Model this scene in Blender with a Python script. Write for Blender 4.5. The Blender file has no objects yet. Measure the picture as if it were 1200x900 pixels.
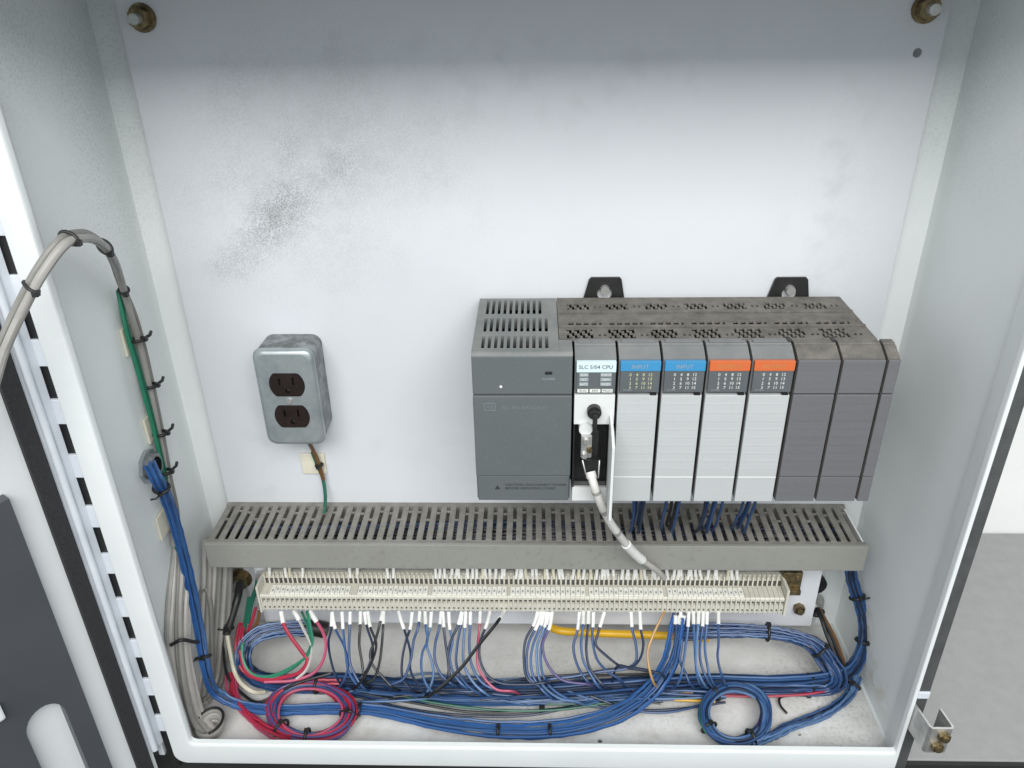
import bpy, bmesh, math, random
from mathutils import Vector, Matrix
rnd = random.Random(7)
S = bpy.context.scene
COL = S.collection

# ------------------------------------------------------------------ camera
F = 936.9                                   # focal length in pixels of a 1200 px wide frame
cam_d = bpy.data.cameras.new("camera"); cam = bpy.data.objects.new("camera", cam_d); COL.objects.link(cam)
cam_d.sensor_width = 36.0; cam_d.lens = F/1200*36.0; cam_d.clip_start = 0.01; cam_d.clip_end = 60
R = (Matrix.Rotation(math.radians(1.989), 3, 'Z') @ Matrix.Rotation(math.radians(90-28.148), 3, 'X')
     @ Matrix.Rotation(math.radians(-1.0286), 3, 'Z'))
cam.matrix_world = R.to_4x4()
S.camera = cam

# ------------------------------------------------------------------ light
w = bpy.data.worlds.new("World"); S.world = w; w.use_nodes = True
w.node_tree.nodes['Background'].inputs[0].default_value = (0.90, 0.97, 1.0, 1)
w.node_tree.nodes['Background'].inputs[1].default_value = 0.84
def area(name, loc, target, sx, sy, power, color):
    d = bpy.data.lights.new(name, 'AREA'); d.shape = 'RECTANGLE'; d.size = sx; d.size_y = sy
    d.energy = power; d.color = color
    o = bpy.data.objects.new(name, d); COL.objects.link(o); o.location = loc
    o.rotation_euler = (Vector(target)-Vector(loc)).to_track_quat('-Z', 'Y').to_euler()
    return o
area("ceiling_light", (0.10, -1.15, 1.12), (0, .69, -.25), 2.4, 1.0, 64, (1.0, 0.985, 0.96))
S.view_settings.view_transform = 'Standard'
try: S.view_settings.look = 'None'
except Exception: pass
S.view_settings.exposure = 0.0; S.view_settings.gamma = 1.0
S.cycles.use_denoising = True
S.cycles.max_bounces = 8; S.cycles.diffuse_bounces = 5

# ------------------------------------------------------------------ photo pixel -> point on a known plane
def ray(u, v): return R @ Vector(((u-600)/F, -(v-450)/F, -1))
def aX(u, v, x): d = ray(u, v); return d*(x/d.x)
def aY(u, v, y): d = ray(u, v); return d*(y/d.y)
def aZ(u, v, z): d = ray(u, v); return d*(z/d.z)

FLOOR = -.697; PY = .690; BY = .705; XL = -.363; XR = .3495; RY = .510; PF = .567

# ------------------------------------------------------------------ materials
def mat(name, c, rough=.5, metal=0., c2=None, scale=40., amt=.5, bump=0., bscale=300., detail=4., spec=.5, stretch=None):
    m = bpy.data.materials.new(name); m.use_nodes = True
    nt = m.node_tree; b = nt.nodes['Principled BSDF']
    b.inputs['Base Color'].default_value = (*c, 1); b.inputs['Roughness'].default_value = rough
    b.inputs['Metallic'].default_value = metal; b.inputs['Specular IOR Level'].default_value = spec
    g = nt.nodes.new('ShaderNodeNewGeometry'); src = g.outputs['Position']
    if stretch:
        mp = nt.nodes.new('ShaderNodeMapping'); mp.inputs['Scale'].default_value = stretch
        nt.links.new(src, mp.inputs['Vector']); src = mp.outputs['Vector']
    if c2 is not None:
        n = nt.nodes.new('ShaderNodeTexNoise'); n.inputs['Scale'].default_value = scale; n.inputs['Detail'].default_value = detail
        n.inputs['Roughness'].default_value = .65
        nt.links.new(src, n.inputs['Vector'])
        r = nt.nodes.new('ShaderNodeMapRange'); r.inputs['From Min'].default_value = .5-.22/max(amt, .05)*.5; r.inputs['From Max'].default_value = .5+.22/max(amt, .05)*.5
        nt.links.new(n.outputs['Fac'], r.inputs['Value'])
        mx = nt.nodes.new('ShaderNodeMix'); mx.data_type = 'RGBA'
        mx.inputs[6].default_value = (*c, 1); mx.inputs[7].default_value = (*c2, 1)
        nt.links.new(r.outputs['Result'], mx.inputs[0]); nt.links.new(mx.outputs[2], b.inputs['Base Color'])
        rr = nt.nodes.new('ShaderNodeMapRange'); rr.inputs['To Min'].default_value = max(.05, rough-.08); rr.inputs['To Max'].default_value = min(1, rough+.1)
        nt.links.new(n.outputs['Fac'], rr.inputs['Value']); nt.links.new(rr.outputs['Result'], b.inputs['Roughness'])
    if bump > 0:
        n2 = nt.nodes.new('ShaderNodeTexNoise'); n2.inputs['Scale'].default_value = bscale; n2.inputs['Detail'].default_value = 3
        nt.links.new(src, n2.inputs['Vector'])
        bp = nt.nodes.new('ShaderNodeBump'); bp.inputs['Strength'].default_value = bump; bp.inputs['Distance'].default_value = .001
        nt.links.new(n2.outputs['Fac'], bp.inputs['Height']); nt.links.new(bp.outputs['Normal'], b.inputs['Normal'])
    return m

def add_speckle(m, blobs, color, nscale=700., thr=(.52, .62), strength=.8):
    """overspray / dirt of its own shape: fine speckle inside soft blobs (centre, half sizes, tilt about Y)"""
    nt = m.node_tree; b = nt.nodes['Principled BSDF']; L = nt.links
    g = nt.nodes.new('ShaderNodeNewGeometry'); tot = None
    wn = nt.nodes.new('ShaderNodeTexNoise'); wn.inputs['Scale'].default_value = 14; wn.inputs['Detail'].default_value = 3
    L.new(g.outputs['Position'], wn.inputs['Vector'])
    for (c, h, tilt, a) in blobs:
        s = nt.nodes.new('ShaderNodeVectorMath'); s.operation = 'SUBTRACT'; s.inputs[1].default_value = c
        L.new(g.outputs['Position'], s.inputs[0])
        mp = nt.nodes.new('ShaderNodeMapping'); mp.vector_type = 'TEXTURE'
        mp.inputs['Rotation'].default_value = (0, tilt, 0); mp.inputs['Scale'].default_value = h
        L.new(s.outputs[0], mp.inputs['Vector'])
        ln = nt.nodes.new('ShaderNodeVectorMath'); ln.operation = 'LENGTH'; L.new(mp.outputs[0], ln.inputs[0])
        ad = nt.nodes.new('ShaderNodeMath'); ad.operation = 'MULTIPLY_ADD'; ad.inputs[1].default_value = 1.3
        L.new(wn.outputs['Fac'], ad.inputs[0]); L.new(ln.outputs['Value'], ad.inputs[2])
        r = nt.nodes.new('ShaderNodeMapRange'); r.interpolation_type = 'SMOOTHSTEP'
        r.inputs['From Min'].default_value = 1.75; r.inputs['From Max'].default_value = .55
        r.inputs['To Min'].default_value = 0; r.inputs['To Max'].default_value = a
        L.new(ad.outputs[0], r.inputs['Value'])
        if tot is None: tot = r.outputs['Result']
        else:
            mxx = nt.nodes.new('ShaderNodeMath'); mxx.operation = 'MAXIMUM'
            L.new(tot, mxx.inputs[0]); L.new(r.outputs['Result'], mxx.inputs[1]); tot = mxx.outputs[0]
    n = nt.nodes.new('ShaderNodeTexNoise'); n.inputs['Scale'].default_value = nscale; n.inputs['Detail'].default_value = 2
    L.new(g.outputs['Position'], n.inputs['Vector'])
    r = nt.nodes.new('ShaderNodeMapRange'); r.inputs['From Min'].default_value = thr[0]; r.inputs['From Max'].default_value = thr[1]
    L.new(n.outputs['Fac'], r.inputs['Value'])
    mu = nt.nodes.new('ShaderNodeMath'); mu.operation = 'MULTIPLY'; L.new(r.outputs['Result'], mu.inputs[0]); L.new(tot, mu.inputs[1])
    mu2 = nt.nodes.new('ShaderNodeMath'); mu2.operation = 'MULTIPLY'; mu2.inputs[1].default_value = strength; L.new(mu.outputs[0], mu2.inputs[0])
    mx = nt.nodes.new('ShaderNodeMix'); mx.data_type = 'RGBA'; mx.inputs[7].default_value = (*color, 1)
    src = b.inputs['Base Color'].links
    if src: L.new(src[0].from_socket, mx.inputs[6])
    else: mx.inputs[6].default_value = b.inputs['Base Color'].default_value
    L.new(mu2.outputs[0], mx.inputs[0]); L.new(mx.outputs[2], b.inputs['Base Color'])

M = {}
M['panel'] = mat('panel_white', (.66, .68, .715), .42, c2=(.625, .65, .682), scale=9, amt=.4, bump=.06, bscale=420)
add_speckle(M['panel'], [((-.230, .69, -.200), (.105, .2, .042), -.72, 1.0), ((-.175, .69, -.165), (.075, .2, .045), -.8, .5), ((-.262, .69, -.165), (.06, .2, .05), .3, .35),
                         ((-.213, .69, -.145), (.035, .2, .085), .1, .45), ((-.20, .69, -.165), (.21, .2, .16), 0, .32), ((.27, .69, -.2), (.09, .2, .2), 0, .10)], (.085, .095, .09), 1150, (.40, .63), .72)
add_speckle(M['panel'], [((-.228, .69, -.198), (.085, .2, .032), -.72, 1.0), ((-.185, .69, -.165), (.06, .2, .03), -.9, .7), ((-.2, .69, -.165), (.16, .2, .12), 0, .35)], (.20, .22, .21), 70, (.25, .75), .55)
add_speckle(M['panel'], [((.25, .69, -.20), (.05, .2, .16), .05, .8), ((.05, .69, -.45), (.3, .2, .05), 0, .5), ((-.29, .69, -.45), (.04, .2, .1), 0, .7), ((-.02, .69, -.08), (.3, .2, .06), 0, .6)], (.42, .44, .46), 45, (.48, .75), .5)
M['wall'] = mat('cabinet_paint', (.79, .825, .825), .42, c2=(.75, .785, .785), scale=12, amt=.4, bump=.10, bscale=500)
add_speckle(M['wall'], [((-.363, .66, -.12), (.3, .10, .20), 0, .6), ((-.363, .60, -.05), (.3, .2, .1), 0, .5), ((.35, .66, -.10), (.3, .1, .16), 0, .35)], (.30, .34, .31), 520, (.45, .7), .6)
add_speckle(M['wall'], [((.3495, .60, -.665), (.02, .05, .03), 0, .8), ((.3495, .635, -.63), (.02, .02, .03), 0, .8), ((-.363, .63, -.66), (.02, .06, .05), 0, .4)], (.52, .44, .30), 90, (.42, .6), .7)
M['floor'] = mat('cabinet_floor_paint', (.78, .78, .765), .45, c2=(.62, .615, .59), scale=26, amt=.6, bump=.12, bscale=300, detail=8)
add_speckle(M['floor'], [((.02, .60, -.697), (.42, .10, .2), 0, .7), ((.30, .60, -.697), (.12, .10, .2), 0, 1.), ((-.25, .60, -.697), (.1, .08, .2), 0, .5)], (.34, .31, .26), 260, (.48, .72), .55)
add_speckle(M['floor'], [((.33, .66, -.697), (.04, .05, .2), 0, 1.), ((-.19, .56, -.697), (.05, .03, .2), 0, .5), ((.06, .545, -.697), (.2, .015, .2), 0, .6)], (.25, .2, .14), 60, (.46, .62), .5)
M['flange'] = mat('flange_paint', (.74, .77, .775), .5, c2=(.68, .715, .72), scale=20, amt=.4, bump=.05, bscale=300)
M['rim'] = mat('dark_rim', (.055, .057, .06), .55, c2=(.085, .088, .09), scale=60, bump=.1)
M['black'] = mat('black_plastic', (.012, .012, .013), .45, c2=(.02, .02, .02), scale=80)
M['gasket'] = mat('black_foam', (.012, .012, .014), .8, c2=(.03, .03, .034), scale=500, bump=.4, bscale=900)
M['doorwhite'] = mat('door_paint', (.74, .77, .78), .4, c2=(.70, .73, .74), scale=15, bump=.08, bscale=500)
M['hinge'] = mat('hinge_steel', (.66, .70, .75), .35, .0, c2=(.56, .60, .65), scale=30, bump=.05)
M['pocket'] = mat('dark_grey_plastic', (.064, .070, .078), .42, c2=(.076, .080, .088), scale=10, bump=.05)
M['steel'] = mat('steel', (.66, .66, .65), .36, .7, c2=(.45, .45, .43), scale=120, bump=.05)
M['brass'] = mat('tarnished_brass', (.30, .24, .13), .42, .8, c2=(.12, .09, .05), scale=150, amt=.7)
M['galv'] = mat('galvanised_steel', (.42, .46, .47), .36, .5, c2=(.30, .34, .35), scale=45, amt=.7, bump=.05)
M['galvdirty'] = mat('galvanised_side', (.30, .32, .33), .5, .4, c2=(.14, .15, .15), scale=90, amt=.8, bump=.08)
M['brown'] = mat('brown_bakelite', (.012, .008, .007), .35, c2=(.022, .013, .011), scale=60)
M['psu'] = mat('grey_plastic', (.118, .134, .139), .48, c2=(.104, .119, .124), scale=14, bump=.10, bscale=900)
M['psutop'] = mat('grey_plastic_dusty', (.150, .163, .163), .6, c2=(.215, .22, .21), scale=45, amt=.6, bump=.1, bscale=900)
M['chassis'] = mat('chassis_dusty', (.085, .079, .070), .75, c2=(.205, .192, .170), scale=75, amt=.45, bump=.5, bscale=500, detail=8)
M['modbody'] = mat('module_grey', (.155, .165, .168), .55, c2=(.21, .213, .21), scale=40, amt=.5, bump=.08, bscale=900)
M['ledpanel'] = mat('led_window', (.10, .115, .12), .3, c2=(.12, .13, .14), scale=30)
M['moddoor'] = mat('module_door_white', (.50, .52, .525), .45, c2=(.455, .475, .48), scale=10, bump=.10, bscale=250, stretch=(.05, 1, 6))
M['filler'] = mat('filler_grey', (.150, .151, .161), .5, c2=(.130, .131, .140), scale=12, bump=.12, bscale=250, stretch=(.05, 1, 6))
M['blue_stripe'] = mat('blue_stripe', (.05, .26, .50), .4)
M['orange_stripe'] = mat('orange_stripe', (.60, .14, .045), .4)
M['pale'] = mat('pale_label', (.62, .74, .78), .4)
M['cpuface'] = mat('processor_face', (.70, .72, .71), .5, c2=(.64, .66, .65), scale=60)
M['ink'] = mat('ink_white', (.75, .78, .74), .5)
M['inkpale'] = mat('ink_grey', (.30, .34, .36), .5)
M['emboss'] = mat('ink_emboss', (.165, .190, .198), .5)
M['inkdark'] = mat('ink_dark', (.035, .04, .045), .5)
M['inkgreen'] = mat('ink_yellow', (.62, .62, .38), .5)
M['duct'] = mat('duct_grey', (.285, .285, .262), .5, c2=(.25, .25, .228), scale=18, amt=.5, bump=.06, bscale=600)
M['ducttop'] = mat('duct_dusty', (.175, .167, .15), .7, c2=(.265, .255, .232), scale=70, amt=.6, bump=.15, bscale=600)
add_speckle(M['duct'], [((0, .62, -.53), (.5, .2, .05), 0, 1.)], (.16, .155, .14), 160, (.56, .74), .5)
add_speckle(M['psu'], [((-.02, .57, -.35), (.2, .2, .2), 0, 1.)], (.24, .25, .25), 420, (.60, .72), .14)
add_speckle(M['filler'], [((.25, .57, -.35), (.2, .2, .2), 0, 1.)], (.27, .27, .27), 420, (.60, .72), .14)
add_speckle(M['moddoor'], [((.15, .57, -.36), (.2, .2, .2), 0, 1.)], (.30, .30, .28), 300, (.62, .74), .2)
M['plate'] = mat('white_bracket', (.72, .74, .78), .45, c2=(.66, .68, .71), scale=20)
M['term'] = mat('terminal_beige', (.62, .605, .53), .5, c2=(.53, .515, .445), scale=80)
M['slotshade'] = mat('slot_shade', (.085, .08, .068), .6, c2=(.05, .048, .042), scale=150)
M['marker'] = mat('marker_white', (.84, .84, .80), .45, c2=(.74, .73, .64), scale=200)
M['dark'] = mat('void_shade', (.006, .006, .006), .9, spec=.1)  # near-black, stands in for shade inside the vents and the wall connector
M['sleeve'] = mat('white_sleeve', (.82, .82, .80), .45, c2=(.72, .72, .70), scale=300)
M['pad'] = mat('cream_pad', (.66, .63, .50), .6, c2=(.72, .69, .58), scale=90)
WC = {}
def wirem(n, c, c2=None): M[n] = mat('wire_'+n, c, .38, c2=c2 or tuple(x*.75 for x in c), scale=35, spec=.5)
wirem('blue', (.042, .115, .285)); wirem('blue2', (.028, .075, .200)); wirem('blue3', (.095, .19, .37)); wirem('navy', (.012, .026, .066)); wirem('azure', (.024, .105, .32))
wirem('wblack', (.012, .013, .016)); wirem('red', (.43, .026, .062)); wirem('pink', (.46, .075, .15)); wirem('green', (.02, .22, .125)); wirem('dgreen', (.012, .13, .08))
wirem('grey', (.36, .35, .33), (.27, .26, .245)); wirem('grey2', (.24, .235, .22)); wirem('white', (.72, .71, .68)); wirem('cream', (.72, .68, .54))
wirem('yellow', (.72, .42, .015), (.64, .35, .012)); wirem('tan', (.50, .30, .12)); wirem('purple', (.09, .07, .21)); wirem('brownw', (.16, .08, .03)); wirem('lgrey', (.50, .48, .45))
M['bench'] = mat('bench_grey', (.30, .30, .30), .75, c2=(.262, .262, .258), scale=60, amt=.4, bump=.14, bscale=450)
M['roomwall'] = mat('room_wall', (.82, .82, .81), .7, c2=(.78, .78, .77), scale=10, bump=.1)
M['roomfloor'] = mat('room_floor', (.012, .012, .012), .8, c2=(.018, .018, .018), scale=20)

# ------------------------------------------------------------------ object helpers
ORG = {}
def props(o, label=None, cat=None, group=None, kind=None):
    if label: o['label'] = label
    if cat: o['category'] = cat
    if group: o['group'] = group
    if kind: o['kind'] = kind
def thing(name, label, cat, loc, group=None):
    o = bpy.data.objects.new(name, None); COL.objects.link(o); o.location = loc; o.empty_display_size = .01
    props(o, label, cat, group); ORG[o.name] = Vector(loc); return o
def part(name, bm, mats, parent, smooth=False):
    """one mesh object; the bmesh is in world space and is shifted to the parent's origin"""
    me = bpy.data.meshes.new(name)
    org = ORG[parent.name] if parent else None
    if org is None:
        xs = [v.co for v in bm.verts]
        mn = Vector((min(c.x for c in xs), min(c.y for c in xs), min(c.z for c in xs))); mx = Vector((max(c.x for c in xs), max(c.y for c in xs), max(c.z for c in xs)))
        org = Vector(((mn.x+mx.x)/2, (mn.y+mx.y)/2, mn.z))
    bmesh.ops.translate(bm, verts=bm.verts, vec=-org)
    if smooth:
        for f in bm.faces: f.smooth = True
    bm.to_mesh(me); bm.free()
    for m in (mats if isinstance(mats, (list, tuple)) else [mats]): me.materials.append(M[m])
    if smooth:
        try: me.set_sharp_from_angle(angle=math.radians(40))
        except Exception: pass
    o = bpy.data.objects.new(name, me); COL.objects.link(o)
    if parent: o.parent = parent
    else: o.location = org
    ORG[o.name] = org
    return o
def solo(name, bm, mats, label, cat, group=None, kind=None, smooth=False):
    o = part(name, bm, mats, None, smooth); props(o, label, cat, group, kind); return o
def dup(o, parent, off, name=None):
    c = o.copy(); COL.objects.link(c); c.parent = parent; c.location = Vector(o.location)+Vector(off)
    ORG[c.name] = ORG[o.name]
    for ch in o.children:
        k = ch.copy(); COL.objects.link(k); k.parent = c; ORG[k.name] = ORG[ch.name]
    return c

def B(): return bmesh.new()
def box(bm, x0, x1, y0, y1, z0, z1, bev=0., seg=2, mi=0):
    r = bmesh.ops.create_cube(bm, size=1)
    vs = r['verts']
    for v in vs:
        v.co = Vector(((x0+x1)/2+v.co.x*(x1-x0), (y0+y1)/2+v.co.y*(y1-y0), (z0+z1)/2+v.co.z*(z1-z0)))
    fs = set(f for v in vs for f in v.link_faces)
    for f in fs: f.material_index = mi
    if bev > 0:
        es = list(set(e for v in vs for e in v.link_edges))
        bmesh.ops.bevel(bm, geom=es, offset=bev, segments=seg, profile=.6, affect='EDGES', material=mi)
    return bm
def cyl(bm, c, axis, r, h, n=16, r2=None, mi=0, bev=0.):
    """cylinder from c along axis over h"""
    a = Vector(axis).normalized(); q = a.to_track_quat('Z', 'Y').to_matrix().to_4x4()
    mt = Matrix.Translation(Vector(c)+a*h/2) @ q
    k = bmesh.ops.create_cone(bm, cap_ends=True, segments=n, radius1=r, radius2=r if r2 is None else r2, depth=h, matrix=mt)
    for v in k['verts']:
        for f in v.link_faces: f.material_index = mi
    return bm
def prism(bm, poly, axis, a0, a1, mi=0):
    """extrude a polygon; axis 'x': poly of (y,z); 'y': poly of (x,z); 'z': poly of (x,y)"""
    def P(p, a): return {'x': (a, p[0], p[1]), 'y': (p[0], a, p[1]), 'z': (p[0], p[1], a)}[axis]
    v0 = [bm.verts.new(P(p, a0)) for p in poly]; v1 = [bm.verts.new(P(p, a1)) for p in poly]
    fs = [bm.faces.new(v0), bm.faces.new(v1)]
    n = len(poly)
    for i in range(n): fs.append(bm.faces.new((v0[i], v0[(i+1) % n], v1[(i+1) % n], v1[i])))
    for f in fs: f.material_index = mi
    bmesh.ops.recalc_face_normals(bm, faces=fs)
    return bm
def rrect(x0, x1, z0, z1, r, n=5):
    out = []
    for cx, cz, a in ((x1-r, z1-r, 0), (x0+r, z1-r, 90), (x0+r, z0+r, 180), (x1-r, z0+r, 270)):
        for i in range(n+1):
            t = math.radians(a+90*i/n); out.append((cx+r*math.cos(t), cz+r*math.sin(t)))
    return out
def circ(cx, cz, r, n=16): return [(cx+r*math.cos(2*math.pi*i/n), cz+r*math.sin(2*math.pi*i/n)) for i in range(n)]
def holed(bm, outer, holes, P, a0, a1, mi=0):
    """plate with holes: outlines in plane coordinates, P(p, a) places them, thickness a0..a1"""
    faces = []
    loops = []
    for a in (a0, a1):
        edges = []; lp = []
        for poly in [outer]+holes:
            vs = [bm.verts.new(P(p, a)) for p in poly]; lp.append(vs)
            for i in range(len(vs)): edges.append(bm.edges.new((vs[i], vs[(i+1) % len(vs)])))
        g = bmesh.ops.triangle_fill(bm, use_beauty=True, use_dissolve=False, edges=edges)
        faces += [f for f in g['geom'] if isinstance(f, bmesh.types.BMFace)]
        loops.append(lp)
    for l0, l1 in zip(*loops):
        n = len(l0)
        for i in range(n): faces.append(bm.faces.new((l0[i], l0[(i+1) % n], l1[(i+1) % n], l1[i])))
    for f in faces: f.material_index = mi
    bmesh.ops.recalc_face_normals(bm, faces=faces)
    return bm
PYP = lambda p, a: (p[0], a, p[1])
PZP = lambda p, a: (p[0], p[1], a)

def smooth_path(pts, k=6):
    pts = [Vector(p) for p in pts]
    if len(pts) < 3: return [pts[0].lerp(pts[-1], i/k) for i in range(k+1)]
    P = [pts[0]*2-pts[1]]+pts+[pts[-1]*2-pts[-2]]; out = []
    for i in range(1, len(P)-2):
        p0, p1, p2, p3 = P[i-1:i+3]
        d1 = max((p1-p0).length, 1e-6)**.5; d2 = max((p2-p1).length, 1e-6)**.5; d3 = max((p3-p2).length, 1e-6)**.5
        m1 = ((p1-p0)/d1-(p2-p0)/(d1+d2)+(p2-p1)/d2)*d2; m2 = ((p2-p1)/d2-(p3-p1)/(d2+d3)+(p3-p2)/d3)*d2
        for j in range(k):
            t = j/k; t2 = t*t; t3 = t2*t
            out.append(p1*(2*t3-3*t2+1)+m1*(t3-2*t2+t)+p2*(-2*t3+3*t2)+m2*(t3-t2))
    out.append(pts[-1]); return out
def tube(bm, path, r, n=7, closed=False, mi=0):
    N = len(path); T = []
    for i in range(N):
        if closed: t = path[(i+1) % N]-path[i-1]
        else: t = path[min(i+1, N-1)]-path[max(i-1, 0)]
        T.append(t.normalized() if t.length > 1e-9 else Vector((0, 0, 1)))
    u = T[0].orthogonal().normalized(); rings = []
    for i in range(N):
        if i:
            u = (T[i-1].rotation_difference(T[i]) @ u); u = (u-T[i]*u.dot(T[i])).normalized()
        v = T[i].cross(u); rr = r[i] if isinstance(r, (list, tuple)) else r
        rings.append([bm.verts.new(path[i]+(u*math.cos(2*math.pi*k/n)+v*math.sin(2*math.pi*k/n))*rr) for k in range(n)])
    fs = []
    for i in range(N if closed else N-1):
        a, b = rings[i], rings[(i+1) % N]
        for k in range(n): fs.append(bm.faces.new((a[k], a[(k+1) % n], b[(k+1) % n], b[k])))
    if not closed: fs += [bm.faces.new(rings[0][::-1]), bm.faces.new(rings[-1])]
    for f in fs: f.material_index = mi; f.smooth = True
    return bm
def torus_tie(bm, c, tangent, ra, rb, up=(0, 0, 1), w=.0013, n=16):
    """a cable tie: an oval band round a bundle"""
    t = Vector(tangent).normalized(); s = t.cross(Vector(up)).normalized(); q = s.cross(t).normalized()
    p = [Vector(c)+s*math.cos(2*math.pi*i/n)*ra+q*math.sin(2*math.pi*i/n)*rb for i in range(n)]
    tube(bm, p, w, 6, closed=True)
    hd = Vector(c)+q*(rb+.001)
    box(bm, hd.x-.0018, hd.x+.0018, hd.y-.0018, hd.y+.0018, hd.z-.0014, hd.z+.0022)
    return bm
def text(body, size, loc, matname, parent, name='lettering', align='CENTER', tilt=0., sx=1.):
    cu = bpy.data.curves.new('txt', 'FONT'); cu.body = body; cu.size = size; cu.align_x = align; cu.align_y = 'CENTER'; cu.resolution_u = 2
    cu.space_line = 1.05
    to = bpy.data.objects.new('txt', cu); COL.objects.link(to)
    dg = bpy.context.evaluated_depsgraph_get()
    me = bpy.data.meshes.new_from_object(to.evaluated_get(dg)); bpy.data.objects.remove(to); bpy.data.curves.remove(cu)
    me.name = name
    me.transform(Matrix.Rotation(math.radians(90)+tilt, 4, 'X') @ Matrix.Diagonal((sx, 1, 1, 1)))
    me.materials.clear(); me.materials.append(M[matname])
    o = bpy.data.objects.new(name, me); COL.objects.link(o); o.parent = parent
    o.location = Vector(loc)-ORG[parent.name]
    return o

# ================================================================== ROOM
bm = B(); box(bm, -3, 3, -3, .93, -1.50, -1.465); solo('floor', bm, 'roomfloor', 'black floor below the bench', None, kind='structure')
bm = B(); box(bm, -3, 3, .897, .99, -1.465, 1.6); solo('wall', bm, 'roomwall', 'white wall behind the cabinet', None, kind='structure')
bm = B(); box(bm, -1.6, 1.6, .537, .895, -.745, -.7145, .002); solo('workbench_top', bm, 'bench', 'speckled grey bench top that the cabinet stands on', None, kind='structure')

bm = B(); box(bm, -1.6, 1.6, .5325, .5368, -.80, -.7148, .001); solo('bench_fascia', bm, 'roomfloor', 'black front edge of the bench', None, kind='structure')

# ================================================================== CABINET
cab = thing('electrical_cabinet', 'open white steel electrical cabinet holding all the wiring', 'cabinet', (-.007, .61, -.7135))
TOP = .024
bm = B(); box(bm, XL-.002, XR+.002, BY, BY+.002, FLOOR-.003, TOP+.003); part('back_wall', bm, 'wall', cab)
for x0, x1 in ((XL-.0025, XL), (XR, XR+.0025)):
    bm = B(); box(bm, x0, x1, RY+.014, BY, FLOOR-.003, TOP+.003); part('side_wall', bm, 'wall', cab)
bm = B(); holed(bm, [(XL, RY+.014), (XR, RY+.014), (XR, BY), (XL, BY)], [circ(aZ(703, 868, FLOOR).x, aZ(703, 868, FLOOR).y, .0026, 12), circ(aZ(1002, 848, FLOOR).x-.06, .552, .002, 10)], PZP, FLOOR-.003, FLOOR)
part('floor_plate', bm, 'floor', cab)
bm = B(); tube(bm, [Vector((XR-.001, BY, FLOOR+.0005)), Vector((XR-.001, RY+.02, FLOOR+.0005))], .0022, 8); part('weld_bead', bm, 'wall', cab, True)
bm = B(); box(bm, XL, XR, RY+.014, BY, TOP, TOP+.003); part('roof_plate', bm, 'wall', cab)
bm = B(); box(bm, XL-.004, XR+.004, RY+.03, BY+.004, -.7135, FLOOR-.0035); part('base_plate', bm, 'rim', cab)
# front flange: bright rolled lip with rounded corners, and the dark rim outside it
IN = (-.3362, .3385, -.6685, -.008); OUT = (-.3572, .3425, -.6985, .018)
def rrect4(x0, x1, z0, z1, rr, n=8):
    out = []
    for (cx_, cz_, a_), r_ in zip((((x1, -1), (z1, -1), 0), ((x0, 1), (z1, -1), 90), ((x0, 1), (z0, 1), 180), ((x1, -1), (z0, 1), 270)), rr):
        for i in range(n+1):
            t = math.radians(a_+90*i/n); out.append((cx_[0]+cx_[1]*r_+r_*math.cos(t), cz_[0]+cz_[1]*r_+r_*math.sin(t)))
    return out
bm = B()
inner = [Vector((p[0], 0, p[1])) for p in rrect4(*IN, (.004, .004, .006, .003))]
prof = [(0, .006), (.015, .0015), (.06, .0003), (.14, 0), (.84, 0), (.94, .0006), (.985, .0025), (1, .007), (1, .015)]
outer = [Vector((p[0], 0, p[1])) for p in rrect4(*OUT, (.006, .014, .013, .006))]
rings = []
for t, dy in prof:
    rings.append([bm.verts.new((a.x+(b.x-a.x)*t, RY+dy, a.z+(b.z-a.z)*t)) for a, b in zip(inner, outer)])
for a, b in zip(rings[:-1], rings[1:]):
    n = len(a)
    for i in range(n): bm.faces.new((a[i], a[(i+1) % n], b[(i+1) % n], b[i]))
bmesh.ops.recalc_face_normals(bm, faces=bm.faces)
part('opening_flange', bm, 'flange', cab, True)
bm = B(); prism(bm, [(.3387, RY+.005), (.3425, RY+.005), (.3490, .541), (.3445, .541)], 'z', -.690, .012); part('collar', bm, 'wall', cab)
bm = B(); prism(bm, [(-.3364, RY+.005), (-.3440, .530), (-.3470, .530), (-.3400, RY+.005)], 'z', -.690, .012); part('collar', bm, 'wall', cab)
bm = B(); holed(bm, [(.3430, -.7025), (XR+.0045, -.7025), (XR+.0045, TOP+.006), (.3430, TOP+.006)], [], PYP, RY+.004, RY+.020); part('right_rim', bm, 'rim', cab)
bm = B(); box(bm, XL-.004, OUT[0]-.0005, RY+.0075, RY+.024, -.712, TOP+.006); box(bm, OUT[0]-.0004, .3428, RY+.0165, RY+.024, -.712, -.697); part('left_rim', bm, 'black', cab)
bm = B(); box(bm, OUT[0]-.0004, .3428, RY+.0085, RY+.0138, OUT[3]-.004, TOP+.006); part('top_rim_light_stop', bm, 'rim', cab)  # out of view, added to stop light leaking between flange and roof
# hinge: knuckles with dark notches between
hz = thing('hinge_dummy', 'x', 'x', (0, 0, 0)); bpy.data.objects.remove(hz)
hx = -.3622
bm = B(); box(bm, hx-.0105, hx-.0048, RY+.0035, RY+.0072, -.69, .015, .001); hinge = part('hinge', bm, 'hinge', cab, True)
z = -.1754+.0495*4
first = None
while z > -.67:
    z0 = z-.0495+.0140; z1 = z-.0140
    if first is None:
        bm = B(); box(bm, hx-.0047, hx+.0046, RY+.0046, RY+.0078, z0, z1, .0008, 2); first = part('knuckle', bm, 'hinge', hinge); zf = z
    else: dup(first, hinge, (0, 0, z-zf))
    bm = None
    z -= .0495
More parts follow.
